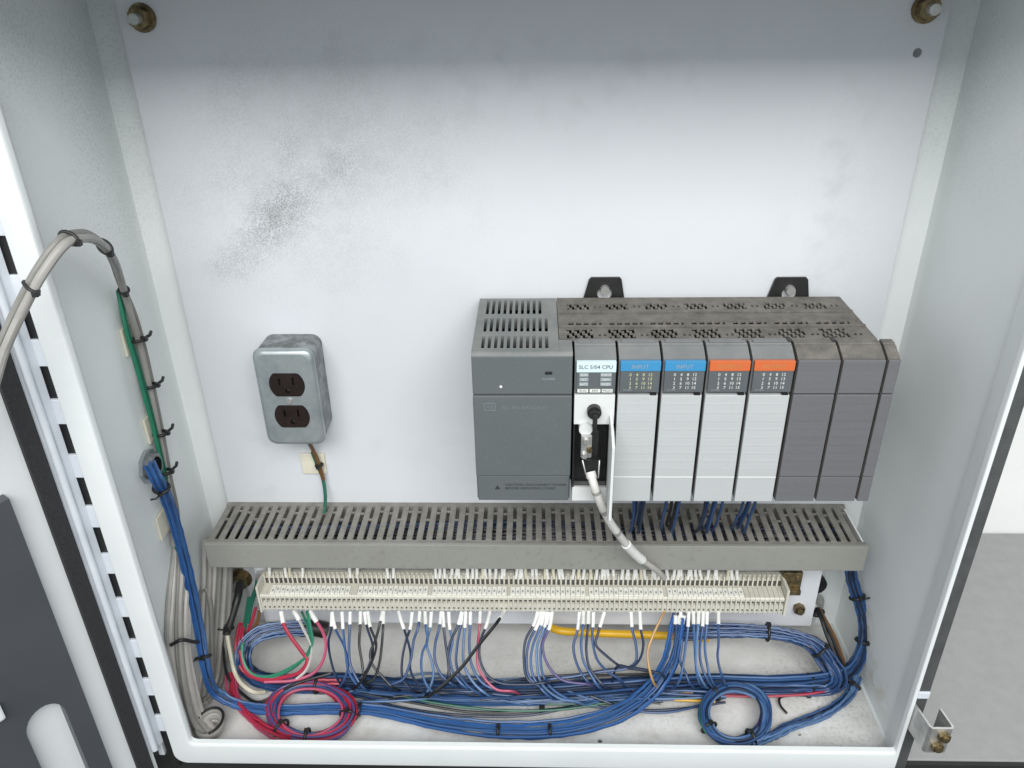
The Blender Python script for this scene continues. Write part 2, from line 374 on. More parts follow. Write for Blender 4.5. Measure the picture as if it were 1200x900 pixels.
# door, swung open to the left
PHI = math.radians(125); HG = Vector((-.3640, .5150, 0)); DD = Vector((math.cos(PHI), -math.sin(PHI), 0)); DN = Vector((.819, -.574, 0))
def DP(s, n, zz): return HG+DD*s+DN*n+Vector((0, 0, zz))
def dbox(bm, s0, s1, n0, n1, z0, z1, bev=0., mi=0):
    box(bm, s0, s1, n0, n1, z0, z1, bev, 2, mi)
def dworld(bm):
    for v in bm.verts: v.co = DP(v.co.x, v.co.y, v.co.z)
    bmesh.ops.recalc_face_normals(bm, faces=bm.faces); return bm
bm = B(); dbox(bm, .012, .62, -.014, -.003, -.705, .022, .001); door = part('door', dworld(bm), 'doorwhite', cab)
bm = B(); dbox(bm, .0005, .0165, -.014, -.0005, -.672, .020, .0015); tube(bm, [Vector((.0105, -.0005, -.672)), Vector((.0105, -.0005, .02))], .0035, 10)
part('hinge_edge', dworld(bm), 'hinge', door, True)
bm = B(); dbox(bm, .0172, .0305, -.003, .003, -.703, .015, .0008); part('gasket', dworld(bm), 'gasket', door)
bm = B()
cutw = []
for i in range(13):
    t = math.pi*i/12; cutw.append((.0845+.0158*math.cos(t), -.556+.019*math.sin(t)))
outl = [(.0515, -.346), (.30, -.346), (.30, -.70), (.1015, -.70)]+[(p[0], p[1]) for p in reversed(cutw)]+[(.0695, -.70), (.0515, -.70)]
outl = [(.0515, -.346), (.30, -.346), (.30, -.70), (.1003, -.70)]+cutw+[(.0687, -.70), (.0515, -.70)]
holed(bm, outl, [], lambda p, a: (p[0], a, p[1]), -.0028, .007)
part('document_pocket', dworld(bm), 'pocket', door)
bm = B(); dbox(bm, .1085, .115, .0072, .012, -.522, -.505, .002); part('pocket_tab', dworld(bm), 'doorwhite', door)
# clamp on the right rim
cl = thing('door_clamp', 'small steel door clamp with a brass screw on the right front rim', 'clamp', (.362, .51, -.666))
bm = B()
prism(bm, [(.3445, .521), (.3490, .489), (.3508, .486), (.3682, .486), (.3705, .489), (.3680, .508), (.3663, .508), (.3688, .4895), (.3678, .4882), (.3518, .4882), (.3508, .4895), (.3464, .521)], 'z', -.636, -.605)
for v_ in bm.verts: v_.co.x -= .003
part('bracket', bm, 'steel', cl)
bm = B(); box(bm, .3435, .3542, .5122, .5205, -.598, -.590, .001); part('strap', bm, 'hinge', cl)
for z in (-.613, -.626):
    bm = B(); cyl(bm, (.3568+(.002 if z > -.62 else -.001), .486, z), (0, -1, 0), .0055, .004, 6); cyl(bm, (.3568+(.002 if z > -.62 else -.001), .482, z), (0, -1, 0), .0032, .002, 12); part('screw', bm, 'brass', cl)

# ================================================================== MOUNTING PANEL
PXL, PXR, PZT, PZB = -.3318, .3197, .004, -.684
pan = thing('mounting_panel', 'white steel mounting panel bolted to the cabinet back', 'panel', (-.006, PY, PZB))
hp = aY(1075, 62, PY)
bm = B(); holed(bm, rrect(PXL, PXR, PZB, PZT, .004, 2), [circ(hp.x, hp.z, .0036, 14)], PYP, PY, PY+.0025); part('plate', bm, 'panel', pan)
def bolt(c, parent, big=1., washer='brass', tip='steel'):
    bm = B(); cyl(bm, (c.x, PY, c.z), (0, -1, 0), .0125*big, .002, 20); w_ = part('washer', bm, washer, parent)
    bm = B(); cyl(bm, (c.x, PY-.002, c.z), (0, -1, 0), .0098*big, .0085*big, 6); part('nut', bm, washer, parent)
    bm = B(); cyl(bm, (c.x, PY-.002-.0085*big, c.z), (0, -1, 0), .0048*big, .009*big, 14); part('stud', bm, tip, parent)
for (u, v) in ((166, 21), (1086, 10)): bolt(aY(u, v, PY-.002), pan, .88)

# ================================================================== WIRES: helpers used below
ORD = ['first', 'second', 'third', 'fourth', 'fifth', 'sixth', 'seventh', 'eighth', 'ninth', 'tenth', 'eleventh', 'twelfth', 'thirteenth', 'fourteenth', 'fifteenth', 'sixteenth', 'seventeenth', 'eighteenth', 'nineteenth', 'twentieth']
def pts(*a):
    """(u, v, plane, value) -> points"""
    return [{'X': aX, 'Y': aY, 'Z': aZ}[p[2]](p[0], p[1], p[3]) for p in a]
def bundle(parent, center, n, ra, rb, r, cols, k=6, floor=None, name='wire', twist=.6, seed=0, prof=None, wob=.25, jit=.0005):
    """n strands following a centre line; cross-section half sizes ra (sideways) and rb (up)"""
    q = random.Random(seed); C = smooth_path(center, k); N = len(C)
    FR = []; ps = None
    for j in range(N):
        t = (C[min(j+1, N-1)]-C[max(j-1, 0)]).normalized()
        if ps is None:
            ps = t.cross(Vector((0, 0, 1)))
            if ps.length < .3: ps = Vector((1, 0, 0))
        ps = (ps-t*ps.dot(t)).normalized(); FR.append((ps.copy(), ps.cross(t).normalized()))
    for i in range(n):
        a0 = 2*math.pi*i*.381966*1.0+q.random(); rad = math.sqrt((i+.5)/n); ph = q.random()*6.28; tw = twist*(q.random()-.5)*2
        path = []
        for j in range(N):
            s, up = FR[j]
            f = j/(N-1); e = 1 if prof is None else prof(f)
            a = a0+tw*f*3.1; rr = rad*(1+wob*math.sin(ph+f*9+i))
            p = C[j]+s*(ra*e*rr*math.cos(a))+up*(rb*e*rr*math.sin(a))
            p += Vector((q.uniform(-1, 1), q.uniform(-1, 1), q.uniform(-1, 1)))*jit
            if floor is not None and p.z < floor+r: p.z = floor+r+abs(p.z-floor-r)*.2
            path.append(p)
        bm = B(); tube(bm, path, r*(.9+.2*q.random()), 6)
        part(name, bm, q.choice(cols), parent, True)
    return C
def tie(parent, C, f, ra, rb, tail=True):
    j = int(f*(len(C)-1)); j = max(1, min(len(C)-2, j)); t = (C[j+1]-C[j-1]).normalized()
    up = Vector((0, 0, 1)) if abs(t.z) < .8 else Vector((.2, -1, 0))
    bm = B(); torus_tie(bm, C[j], t, ra, rb, up, .0015)
    if tail:
        s = t.cross(up).normalized(); q = s.cross(t)
        tube(bm, [C[j]+q*(rb+.001), C[j]+q*(rb+.005)+s*.003, C[j]+q*(rb+.006)+s*.008], .0009, 5)
    return part('cable_tie', bm, 'black', parent)

# ================================================================== OUTLET
out = thing('outlet_box', 'galvanised surface outlet box with a dark brown duplex receptacle', 'outlet', (-.233, .69, -.416))
ox0, ox1, oz0, oz1 = -.2615, -.2045, -.416, -.3135
bm = B()
ocut = lambda cx, cz: [(cx+.0168*math.cos(t), cz+max(-.0122, min(.0122, .0168*math.sin(t)))) for t in [2*math.pi*(i+.5)/36 for i in range(36)]]
cx = (ox0+ox1)/2
o1, o2 = (cx+.0005, -.3490), (cx+.0005, -.3830)
ins = .0042
holed(bm, rrect(ox0+ins, ox1-ins, oz0+ins, oz1-ins, .008, 6), [ocut(*o1), ocut(*o2), circ(cx+.0005, -.366, .0022, 10)], PYP, .6508, .6520)
rs = [[bm.verts.new((p[0], y, p[1])) for p in rrect(ox0+i, ox1-i, oz0+i, oz1-i, .009, 6)] for y, i in ((.6508, ins), (.6514, .0022), (.6528, .0008), (.6548, .0), (.6562, -.0002))]
for a, b in zip(rs[:-1], rs[1:]):
    n = len(a)
    for i in range(n): bm.faces.new((a[i], b[i], b[(i+1) % n], a[(i+1) % n])).smooth = True
bmesh.ops.recalc_face_normals(bm, faces=bm.faces)
part('cover_plate', bm, 'galv', out)
bm = B()
rs = [[bm.verts.new((p[0], y, p[1])) for p in rrect(ox0+i, ox1-i, oz0+i, oz1-i, .009, 6)] for y, i in ((.6563, .0012), (.6575, .0006), (.6895, .0012))]
for a, b in zip(rs[:-1], rs[1:]):
    n = len(a)
    for i in range(n): bm.faces.new((a[i], b[i], b[(i+1) % n], a[(i+1) % n]))
bm.faces.new(rs[0]); bm.faces.new(rs[-1][::-1]); bmesh.ops.recalc_face_normals(bm, faces=bm.faces)
part('box_body', bm, 'galvdirty', out, True)
for c in (o1, o2):
    bm = B(); holed(bm, [(c[0]+(p[0]-c[0])*.97, c[1]+(p[1]-c[1])*.97) for p in ocut(*c)], [[(c[0]-.0075, c[1]), (c[0]-.0055, c[1]), (c[0]-.0055, c[1]+.007), (c[0]-.0075, c[1]+.007)], [(c[0]+.0055, c[1]), (c[0]+.0075, c[1]), (c[0]+.0075, c[1]+.008), (c[0]+.0055, c[1]+.008)], circ(c[0], c[1]-.006, .0026, 10)], PYP, .6500, .6545)
    rc = part('receptacle', bm, 'brown', out)
    bm = B(); box(bm, c[0]-.013, c[0]+.013, .6494, .6501, c[1]-.0022, c[1]-.0012); part('face_ridge', bm, 'brown', rc)
bm = B(); cyl(bm, (cx+.0005, .6515, -.366), (0, -1, 0), .0032, .0025, 12, .0026); part('screw', bm, 'steel', out)
# sticky cable pad and wire below the outlet
c = aY(368, 542, PY)
bm = B(); box(bm, c.x-.0125, c.x+.0125, PY-.003, PY-.0002, c.z-.0125, c.z+.0125, .001); solo('cable_pad', bm, 'pad', 'square cream adhesive pad on the panel below the outlet', 'cable pad', 'sticky cable pads')
w1 = thing('outlet_wire', 'brown and green wire running from the outlet down into the duct', 'wire', aY(382, 592, .684))
bm = B(); tube(bm, smooth_path(pts((362, 518, 'Y', .672), (367, 528, 'Y', .68), (373, 542, 'Y', .682), (379, 562, 'Y', .683))), .0021, 7); part('brown_strand', bm, 'brownw', w1, True)
bm = B(); tube(bm, smooth_path(pts((366, 530, 'Y', .682), (372, 545, 'Y', .685), (378, 560, 'Y', .685), (381, 578, 'Y', .68), (381, 592, 'Y', .675), (380, 600, 'Y', .66))), .0019, 7); part('green_strand', bm, 'dgreen', w1, True)
p = pts((374, 545, 'Y', .682))[0]; bm = B(); torus_tie(bm, p, (.1, 0, -1), .0035, .0035, (0, -1, 0)); part('cable_tie', bm, 'black', w1)

# ================================================================== CONTROLLER: chassis
ZT = -.276; ZB = -.4187
ch = thing('controller_chassis', 'dusty grey vented rack of the controller, hung on black tabs', 'chassis', (.146, .64, ZB))
def grid_plate(bm, xs, ys, hole, z0, z1):
    """plate made of cells with the hole cells left out; walls round each hole"""
    V = {}
    def vv(i, j, z):
        k = (i, j, z)
        if k not in V: V[k] = bm.verts.new((xs[i], ys[j], z))
        return V[k]
    nx, ny = len(xs)-1, len(ys)-1
    solid = lambda i, j: 0 <= i < nx and 0 <= j < ny and not hole(i, j)
    for i in range(nx):
        for j in range(ny):
            if not solid(i, j): continue
            bm.faces.new((vv(i, j, z1), vv(i+1, j, z1), vv(i+1, j+1, z1), vv(i, j+1, z1)))
            for di, dj, a, b in ((-1, 0, (i, j+1), (i, j)), (1, 0, (i+1, j), (i+1, j+1)), (0, -1, (i, j), (i+1, j)), (0, 1, (i+1, j+1), (i, j+1))):
                if not solid(i+di, j+dj): bm.faces.new((vv(*b, z1), vv(*a, z1), vv(*a, z0), vv(*b, z0)))
    return bm
# top vents in three bands
nx = 118; xs = [.0185+.2555*i/nx for i in range(nx+1)]
ys = [.5918, .5945, .5992, .6039, .6086, .6140, .6165, .6180, .6215, .6275, .6310, .6468, .6490, .6545, .6592, .6639, .6686, .6730, .6815]
def hole(i, j):
    if i < 3 or i > 114: return False
    c = (i-3) % 16
    if j in (1, 2, 3, 4):
        if c < 10: return (i+j) % 3 != 0
        return c in (12, 14) and j == 2
    if j == 8: return c % 3 != 0 and c < 14
    if j in (13, 14, 15):
        if 1 <= c < 10: return (i+j) % 3 != 0
        return c in (12, 14) and j == 14
    return False
bm = B(); grid_plate(bm, xs, ys, hole, ZT-.0016, ZT)
part('vent_top', bm, 'chassis', ch)
for y in (.6172, .6475):
    bm = B(); box(bm, .0195, .2735, y-.0012, y+.0012, ZT+.0001, ZT+.0014); part('rib', bm, 'chassis', ch)
bm = B(); box(bm, .0186, .273, .593, .681, ZB+.004, ZT-.008); part('interior_shade', bm, 'dark', ch)  # near-black block paints the shade seen through the vents
bm = B(); prism(bm, [(.592, ZB), (.6815, ZB), (.6815, ZT-.0042), (.592, ZT-.0042)], 'x', .2735, .2752); part('side_plate', bm, 'chassis', ch)
bm = B(); box(bm, .0186, .2735, .6815, .6835, ZB, ZT-.0005); part('back_plate', bm, 'chassis', ch)
for u in (708.5, 925):
    c = aY(u, 340, PY-.002)
    zt, zb = c.z+.0125, ZT-.012
    bm = B(); holed(bm, [(c.x-.0195, zb), (c.x+.0185, zb), (c.x+.0185, ZT-.004), (c.x+.0150, zt-.002), (c.x+.0132, zt), (c.x-.0125, zt), (c.x-.0145, zt-.002), (c.x-.0195, ZT-.004)],
                    [circ(c.x, c.z-.0030, .0068, 18)], PYP, .6866, .6892)
    tb = part('mounting_tab', bm, 'black', ch)
    bm = B(); cyl(bm, (c.x, PY, c.z+.0012), (0, -1, 0), .0050, .0075, 16, .0040); part('screw', bm, 'steel', tb)
# front profile shared by the modules (y, z)
def slab(x0, x1, poly, bm): return prism(bm, poly, 'x', x0, x1)
MODP = [(.600, ZB), (.600, ZT), (.5845, ZT), (.5836, ZT-.0008), (.5815, ZT-.0012), (PF+.001, ZT-.0075), (PF, ZT-.0085), (PF, ZB)]
LPX = [.0297, .0647, .0997, .1348, .1698, .2047, .2396, .2746, .2862]
DOORZ = -.3137
def module(i, kind, label, word):
    x0, x1 = LPX[i]+.0010, LPX[i+1]-.0012
    t = thing({'cpu': 'processor_module', 'in': 'input_module', 'out': 'output_module'}[kind], label, 'module', ((x0+x1)/2, .59, ZB), None if kind == 'cpu' else 'narrow modules plugged into the controller')
    bm = B(); prism(bm, [(.5914, ZB+.002), (.5914, ZT), (.5845, ZT), (.5836, ZT-.0008), (.5815, ZT-.0012), (PF+.0035, ZT-.0068)]+([(PF+.0035, DOORZ), (PF+.0125, DOORZ), (PF+.0125, ZB+.002)] if kind == 'cpu' else [(PF+.0035, ZB+.002)]), 'x', x0, x1); part('body', bm, 'modbody', t)
    bm = B(); box(bm, x0+.003, x1-.003, .5852, .5912, ZT+.0001, ZT+.0010, .0003); part('latch', bm, 'modbody', t)
    bm = B(); box(bm, x0+.0012, x1-.0002, PF, PF+.0034, DOORZ+.0022, ZT-.0078, .0006)
    lp = part('status_panel', bm, 'ledpanel', t)
    if kind != 'cpu':
        bm = B(); box(bm, x0+.0010, x1, PF-.0006, PF+.0032, ZT-.0160, ZT-.0076, .0004); part('colour_stripe', bm, 'blue_stripe' if kind == 'in' else 'orange_stripe', t)
        text(word, .0048, ((x0+x1)/2, PF-.0008, ZT-.0121), 'inkpale' if kind == 'in' else 'tan', t)
        cxm = (x0+x1)/2
        for r_ in range(4):
            for c_ in range(4):
                pass
        for c_ in range(4):
            text('\n'.join(str(c_*4+r_) for r_ in range(4)), .0037, (cxm-.0072+.0052*c_, PF-.0003, ZT-.0252), 'inkgreen' if i == 1 else 'ink', lp, 'led_digits', sx=1.0)
        text('24 VDC', .0022, (x0+.0075, PF-.0003, DOORZ+.0045), 'inkpale', lp)
        bm = B(); box(bm, x0, x1-.0006, PF-.0008, PF+.003, ZB, DOORZ, .0007)
        dr = part('door', bm, 'moddoor', t)
        bm = B(); box(bm, x0+.0002, x1-.0008, PF-.0012, PF-.0007, -.3935, -.3929); part('seam_highlight', bm, 'ink', dr)  # light strip painted as the highlight along the door joint
        for k in range(9):
            bm = B(); zz = -.322-.0078*k
            box(bm, x0+.002, x1-.0026, PF-.00105, PF-.00075, zz-.0004, zz+.0004); part('ridge', bm, 'moddoor', dr)
        bm = B(); box(bm, x1-.007, x1-.002, PF-.001, PF+.002, DOORZ+.0001, DOORZ+.0016); part('door_catch', bm, 'black', t)
    return t, x0, x1, lp
t, x0, x1, lp = module(0, 'cpu', 'white processor module with an open door and a grey plug', '')
cpu = t; cxm = (x0+x1)/2
bm = B(); box(bm, x0+.0012, x1-.0002, PF-.0006, PF+.0032, ZT-.0170, ZT-.0076, .0004); part('name_strip', bm, 'pale', t)
text('SLC 5/04 CPU', .0046, (cxm, PF-.0008, ZT-.0123), 'inkdark', t)
for r_, (a, b) in enumerate((('RUN', 'FORCE'), ('FLT', 'DH+'), ('BATT', 'RS232'))):
    zz = ZT-.0192-.0042*r_
    for xx, s, wd in ((x0+.0072, a, .0072), (x1-.0080, b, .0088)):
        bm = B(); box(bm, xx-wd/2, xx+wd/2, PF-.0006, PF, zz-.0015, zz+.0015); pl = part('status_lamp', bm, 'inkpale', lp)
        text(s, .0026, (xx, PF-.0008, zz), 'ink', pl)
for k, s in enumerate(('RUN', 'REM', 'PROG')):
    xx = x0+.0066+.0098*k
    bm = B(); box(bm, xx-.0043, xx+.0043, PF-.0006, PF, DOORZ+.0026, DOORZ+.0054); pl = part('mode_label', bm, 'ink', lp); text(s, .0027, (xx, PF-.0008, DOORZ+.0041), 'inkdark', pl)
zrec = aY(690, 497, PF).z; zlow = aY(690, 571, PF).z
bm = B(); box(bm, x0, x1, PF-.0005, PF+.003, zrec, DOORZ, .0005); part('upper_face', bm, 'cpuface', t)
bm = B(); box(bm, x0, x1, PF-.0005, PF+.003, ZB, zlow, .0005); part('lower_face', bm, 'cpuface', t)
bm = B(); box(bm, x0, x1-.004, PF+.0095, PF+.011, zlow, zrec); box(bm, x1-.004, x1-.001, PF, PF+.011, zlow, zrec); box(bm, x0-.0002, x0+.001, PF, PF+.011, zlow, zrec); part('recess', bm, 'black', t)
dx = aY(711, 500, PF).x
bm = B(); prism(bm, [(PF-.001, DOORZ-.018), (PF-.001, ZB), (PF-.031, ZB-.001), (PF-.033, ZB+.004), (PF-.033, DOORZ-.030), (PF-.020, DOORZ-.022)], 'x', dx+.0018, dx+.0040); part('open_door', bm, 'cpuface', t)
ks = aY(696, 480, PF)
bm = B(); cyl(bm, (ks.x, PF, ks.z), (0, -1, 0), .0058, .006, 18); cyl(bm, (ks.x, PF-.006, ks.z), (0, -1, 0), .0045, .004, 6); key = part('key_switch', bm, 'black', t)
bm = B(); box(bm, ks.x-.0017, ks.x+.0022, PF-.013, PF-.010, ks.z-.014, ks.z+.002, .0008); part('key', bm, 'black', key)
bm = B(); k2 = aY(686, 500, PF); cyl(bm, (k2.x, PF+.002, k2.z), (0, -1, 0), .0055, .007, 18); part('port_ring', bm, 'cpuface', t)
module(1, 'in', 'blue striped input module next to the processor module', 'INPUT')
module(2, 'in', 'second blue striped input module, beside the orange striped ones', 'INPUT')
module(3, 'out', 'orange striped output module beside the blue striped ones', 'OUTPUT')
module(4, 'out', 'orange striped output module beside the plain grey fillers', 'OUTPUT')
for i, lab in ((5, 'plain dark grey filler module beside the orange striped modules'), (6, 'plain dark grey filler module next to the narrow end cap'), (7, 'narrow dark grey end cap at the right end of the controller')):
    x0, x1 = LPX[i]+.0012, LPX[i+1]-.0010
    t = thing('filler_module' if i < 7 else 'end_cap', lab, 'module' if i < 7 else 'end cap', ((x0+x1)/2, .59, ZB), 'narrow modules plugged into the controller' if i < 7 else None)
    bm = B(); prism(bm, [(.5914, ZB), (.5914, ZT), (.5845, ZT), (.5836, ZT-.0008), (.5815, ZT-.0012), (PF+.0028, ZT-.0068), (PF+.0028, ZB)], 'x', x0, x1); part('body', bm, 'chassis', t)
    bm = B(); box(bm, x0, x1, PF, PF+.0027, DOORZ+.0008, ZT-.0072, .0008); part('upper_face', bm, 'filler', t)
    bm = B(); box(bm, x0, x1, PF, PF+.0027, -.3932, DOORZ-.0002, .0008); part('middle_face', bm, 'filler', t)
    bm = B(); box(bm, x0, x1, PF, PF+.0027, ZB, -.3938, .0008); lf = part('lower_face', bm, 'filler', t)
    if i < 7:
        bm = B()
        for k in range(9):
            zz = -.322-.0078*k; box(bm, x0+.0035, x1-.002, PF-.0003, PF+.0001, zz-.0005, zz+.0005)
        part('ridges', bm, 'filler', t)
        bm = B(); box(bm, x0-.004, x0-.001, .586, .594, ZT+.0001, ZT+.0008); part('slot', bm, 'black', t)

# power supply
ps = thing('power_supply', 'wide dark grey power supply with slotted vents at the left end of the controller', 'power supply', (-.011, .62, ZB))
X0, X1 = -.0518, .0287
bm = B(); prism(bm, [(X0, PF+.004), (X1, PF+.004), (X1, .5925), (.0180, .5925), (.0180, .6815), (X0, .6815)], 'z', ZB, ZT-.012); part('body', bm, 'psu', ps)
bm = B(); box(bm, X0, X1, .5665+.0005, PF+.0045, -.3134, ZT-.0025, .0012); part('upper_front', bm, 'psu', ps)
bm = B(); box(bm, X0, X1, PF-.0012, PF+.0045, -.3922, -.3140, .0010); dr = part('front_door', bm, 'psu', ps)
bm = B(); box(bm, X0+.001, X1-.001, PF, PF+.0045, ZB, -.3928, .0010); lf = part('lower_front', bm, 'psu', ps)
xs = [X0, -.0440]; wv = (.0092+.0440)/21.6
for i in range(11): xs += [xs[-1]+wv*.95, xs[-1]+wv*2] if i else [-.0440+wv*.95, -.0440+wv*2]
xs = [X0]
xx = -.0445
for i in range(11): xs += [xx, xx+.0026]; xx += .00515
xs += [.0180]
ys = [.5925, .6015, .6085, .6115, .6365, .6425, .6525, .6545, .6785, .6815]
ys = [.5715, .5735, .5765, .5995, .6085, .6365, .6455, .6770, .6815]
def hole(i, j):
    if i % 2 == 0: return False
    return j in (2, 4, 6) and not (j == 6 and i == 21)
bm = B(); grid_plate(bm, xs, ys, hole, ZT-.010, ZT)
box(bm, .0181, X1, .5715, .5925, ZT-.010, ZT)
box(bm, X0, X0+.0015, .572, .6815, ZT-.013, ZT-.0005)
part('vent_top', bm, 'psutop', ps)
bm = B(); prism(bm, [(.5712, ZT), (.5695, ZT-.0006), (PF+.0002, ZT-.0028), (.5712, ZT-.0028)], 'x', X0, X1); part('top_edge', bm, 'psutop', ps)
bm = B(); box(bm, X0+.003, .0165, .575, .680, ZT-.0118, ZT-.0112); part('interior_shade', bm, 'dark', ps)  # near-black sheet under the slots, painted in place of inner shade
c = aY(643, 437, PF)
bm = B(); box(bm, c.x-.0028, c.x+.0028, PF-.0006, PF, c.z-.0013, c.z+.0013, .0004); part('indicator', bm, 'black', ps)
text('POWER', .0030, (c.x, PF-.0003, c.z-.0055), 'inkpale', ps)
c = aY(587, 453, PF); bm = B(); cyl(bm, (c.x, PF, c.z), (0, -1, 0), .0012, .0005, 8); part('dot', bm, 'ink', ps)
c = aY(574, 476, PF)
bm = B(); holed(bm, rrect(c.x-.0048, c.x+.0048, c.z-.0036, c.z+.0036, .001, 2), [rrect(c.x-.0040, c.x+.0040, c.z-.0029, c.z+.0029, .001, 2)], PYP, PF-.0016, PF-.0011); part('logo', bm, 'emboss', dr)
text('AB', .0050, (c.x, PF-.0014, c.z), 'emboss', dr)
c = aY(587, 477, PF); text('ALLEN-BRADLEY', .0046, (c.x, PF-.0014, c.z), 'emboss', dr, align='LEFT', sx=1.15)
text('SLC 500 POWER SUPPLY', .0021, (c.x, PF-.0014, c.z-.0048), 'emboss', dr, align='LEFT')
c = aY(592, 570, PF); text('CAUTION: DISCONNECT POWER\nBEFORE REMOVING COVER', .0035, (c.x, PF-.0003, c.z), 'inkdark', lf, align='LEFT')
c = aY(583, 571, PF); bm = B(); prism(bm, [(c.x-.0022, c.z-.0018), (c.x+.0022, c.z-.0018), (c.x, c.z+.0022)], 'y', PF-.0004, PF+.0002); part('warning_mark', bm, 'inkdark', lf)

# ================================================================== PLUG AND COMMUNICATION CABLE
pl = thing('cable_plug', 'metal cable plug in the black port of the processor module', 'plug', aY(690, 560, .56))
c = aY(690, 528, PF-.002)
bm = B(); box(bm, c.x-.0062, c.x+.0078, PF-.004, PF+.0094, c.z-.020, c.z+.020, .001); part('connector', bm, 'black', pl)
bm = B(); box(bm, c.x-.0070, c.x+.0020, PF-.0075, PF-.0041, c.z-.004, c.z+.018, .001); part('shell', bm, 'steel', pl)
bm = B(); prism(bm, [(c.x-.0055, c.z-.0045), (c.x+.0085, c.z-.0045), (c.x+.0085, c.z-.022), (c.x-.001, c.z-.022)], 'y', PF-.010, PF-.0045); part('hood', bm, 'black', pl)
bm = B(); tube(bm, [Vector((c.x-.0056, PF-.0105, c.z-.004)), Vector((c.x-.0018, PF-.0105, c.z-.0215)), Vector((c.x+.0082, PF-.0105, c.z-.0215)), Vector((c.x+.0085, PF-.0105, c.z-.004))], .0007, 6); part('hood_edge', bm, 'steel', pl)
for dx_, dz_ in ((-.003, .013), (0, .005), (-.004, -.001)):
    bm = B(); cyl(bm, (c.x+dx_, PF-.0076, c.z+dz_), (0, -1, 0), .0024, .0025, 12); part('screw', bm, 'brass' if dz_ == .005 else 'steel', pl)
cc = thing('communication_cable', 'white cable hanging from the processor plug across the grey duct', 'cable', aY(770, 668, .612))
P1 = smooth_path(pts((692, 553, 'Y', .556), (696, 568, 'Y', .550), (703, 588, 'Y', .552), (715, 612, 'Y', .563), (728, 630, 'Y', .578), (740, 645, 'Y', .592), (755, 658, 'Y', .604), (768, 667, 'Y', .611), (778, 677, 'Y', .628)))
n = len(P1); bm = B(); tube(bm, P1[:int(n*.72)], .0036, 10); part('jacket', bm, 'white', cc, True)
bm = B(); tube(bm, P1[int(n*.71):], .0030, 10); part('grey_jacket', bm, 'lgrey', cc, True)
bm = B(); tube(bm, P1[int(n*.56):int(n*.74)], .0046, 12); part('cable_label', bm, 'sleeve', cc, True)
bm = B(); tube(bm, P1[0:4], .0044, 10); part('strain_relief', bm, 'white', cc, True)
for f in (.18, .30, .43):
    j = int(n*f); bm = B(); tube(bm, P1[j:j+2], .0039, 10); part('ring_mark', bm, 'grey', cc, True)

# ================================================================== WIRING DUCT
dk = thing('wiring_duct', 'grey slotted wiring duct running across the mounting panel', 'duct', (-.006, .655, -.542))
DZ0, DZ1, DF = -.5415, -.5125, .6195
dx0, dx1 = -.3318, .3225
bm = B(); box(bm, dx0, dx1, DF-.0012, DF+.0030, DZ0, DZ1+.0012, .0008); part('cover', bm, 'duct', dk)
bm = B(); box(bm, dx0, dx1, DF+.0031, DF+.0085, DZ1-.0022, DZ1, .0003); part('front_strip', bm, 'ducttop', dk)
bm = B(); box(bm, dx0, dx1, .6835, PY-.0003, DZ0+.002, DZ1, .0003); part('back_strip', bm, 'ducttop', dk)
pit = .01; nf = int((dx1-dx0)/pit)
bm = B(); box(bm, dx0+.0010, dx0+.0072, DF+.0086, .6834, DZ1-.0022, DZ1, .0004, 1); fg = part('finger', bm, 'ducttop', dk)
for i in range(1, nf+1):
    if dx0+i*pit+.0072 < dx1: dup(fg, dk, (i*pit+rnd.uniform(-.00035, .00035), rnd.uniform(-.0002, .0002), rnd.uniform(-.0004, .0004)))
bm = B(); box(bm, dx0+.001, dx1-.001, DF+.0031, .6834, DZ0, DZ0+.002); part('bottom_side', bm, 'ducttop', dk)  # made solid instead of slotted so light stays out of the duct
for x in (dx0+.0002, dx1-.0018):
    bm = B(); box(bm, x, x+.0016, DF+.003, .6834, DZ0, DZ1-.002); part('end_lip', bm, 'sleeve' if x > 0 else 'duct', dk)
# break-off webs left between some fingers
bm = B()
for i in range(nf):
    y = .672+.002*math.sin(i*1.7) if i % 3 else .660
    box(bm, dx0+i*pit+.0072, dx0+i*pit+.0110, y, y+.0022, DZ1-.0019, DZ1-.0003)
part('webs', bm, 'ducttop', dk)['kind'] = 'stuff'
# wires lying inside the duct, packed dense and dark to stand in for the shade behind the slots
dw = thing('wires_in_duct', 'wires inside the duct, coloured navy and black to stand in for its shade', 'wire bundle', (.12, .65, -.54))
bundle(dw, [Vector((-.325, .652, -.531)), Vector((-.1, .651, -.529)), Vector((.05, .652, -.528)), Vector((.2, .650, -.529)), Vector((.315, .652, -.531))], 40, .020, .0060, .0020, ['navy', 'wblack', 'wblack', 'blue2', 'wblack', 'navy'], 5, -.5395, seed=3)
for q, (x, n_, cols) in enumerate(((.10, 5, ['navy', 'blue2']), (.128, 4, ['navy', 'blue2', 'wblack']), (.165, 6, ['blue2', 'azure', 'navy']), (.198, 4, ['azure', 'blue2']))):
    g = thing('dropping_wires', ['blue wires dropping from the first input module into the duct', 'dark navy and black wires dropping from the second input module into the duct', 'bright blue wires dropping from the first output module into the duct', 'blue wires dropping behind the second output module into the duct', 'two red wires dropping behind the power supply into the duct'][q], 'wires', (x, .64, -.53), 'wire drops below the controller')
    bundle(g, [Vector((x-.004, .598, ZB+.012)), Vector((x-.002, .606, -.45)), Vector((x, .630 if q < 4 else .66, -.497)), Vector((x+.003, .645 if q < 4 else .672, -.5115)), Vector((x+.006, .65, -.531))], n_, .009, .006, .0014, cols, 5, seed=20+q, twist=.1, wob=.1)

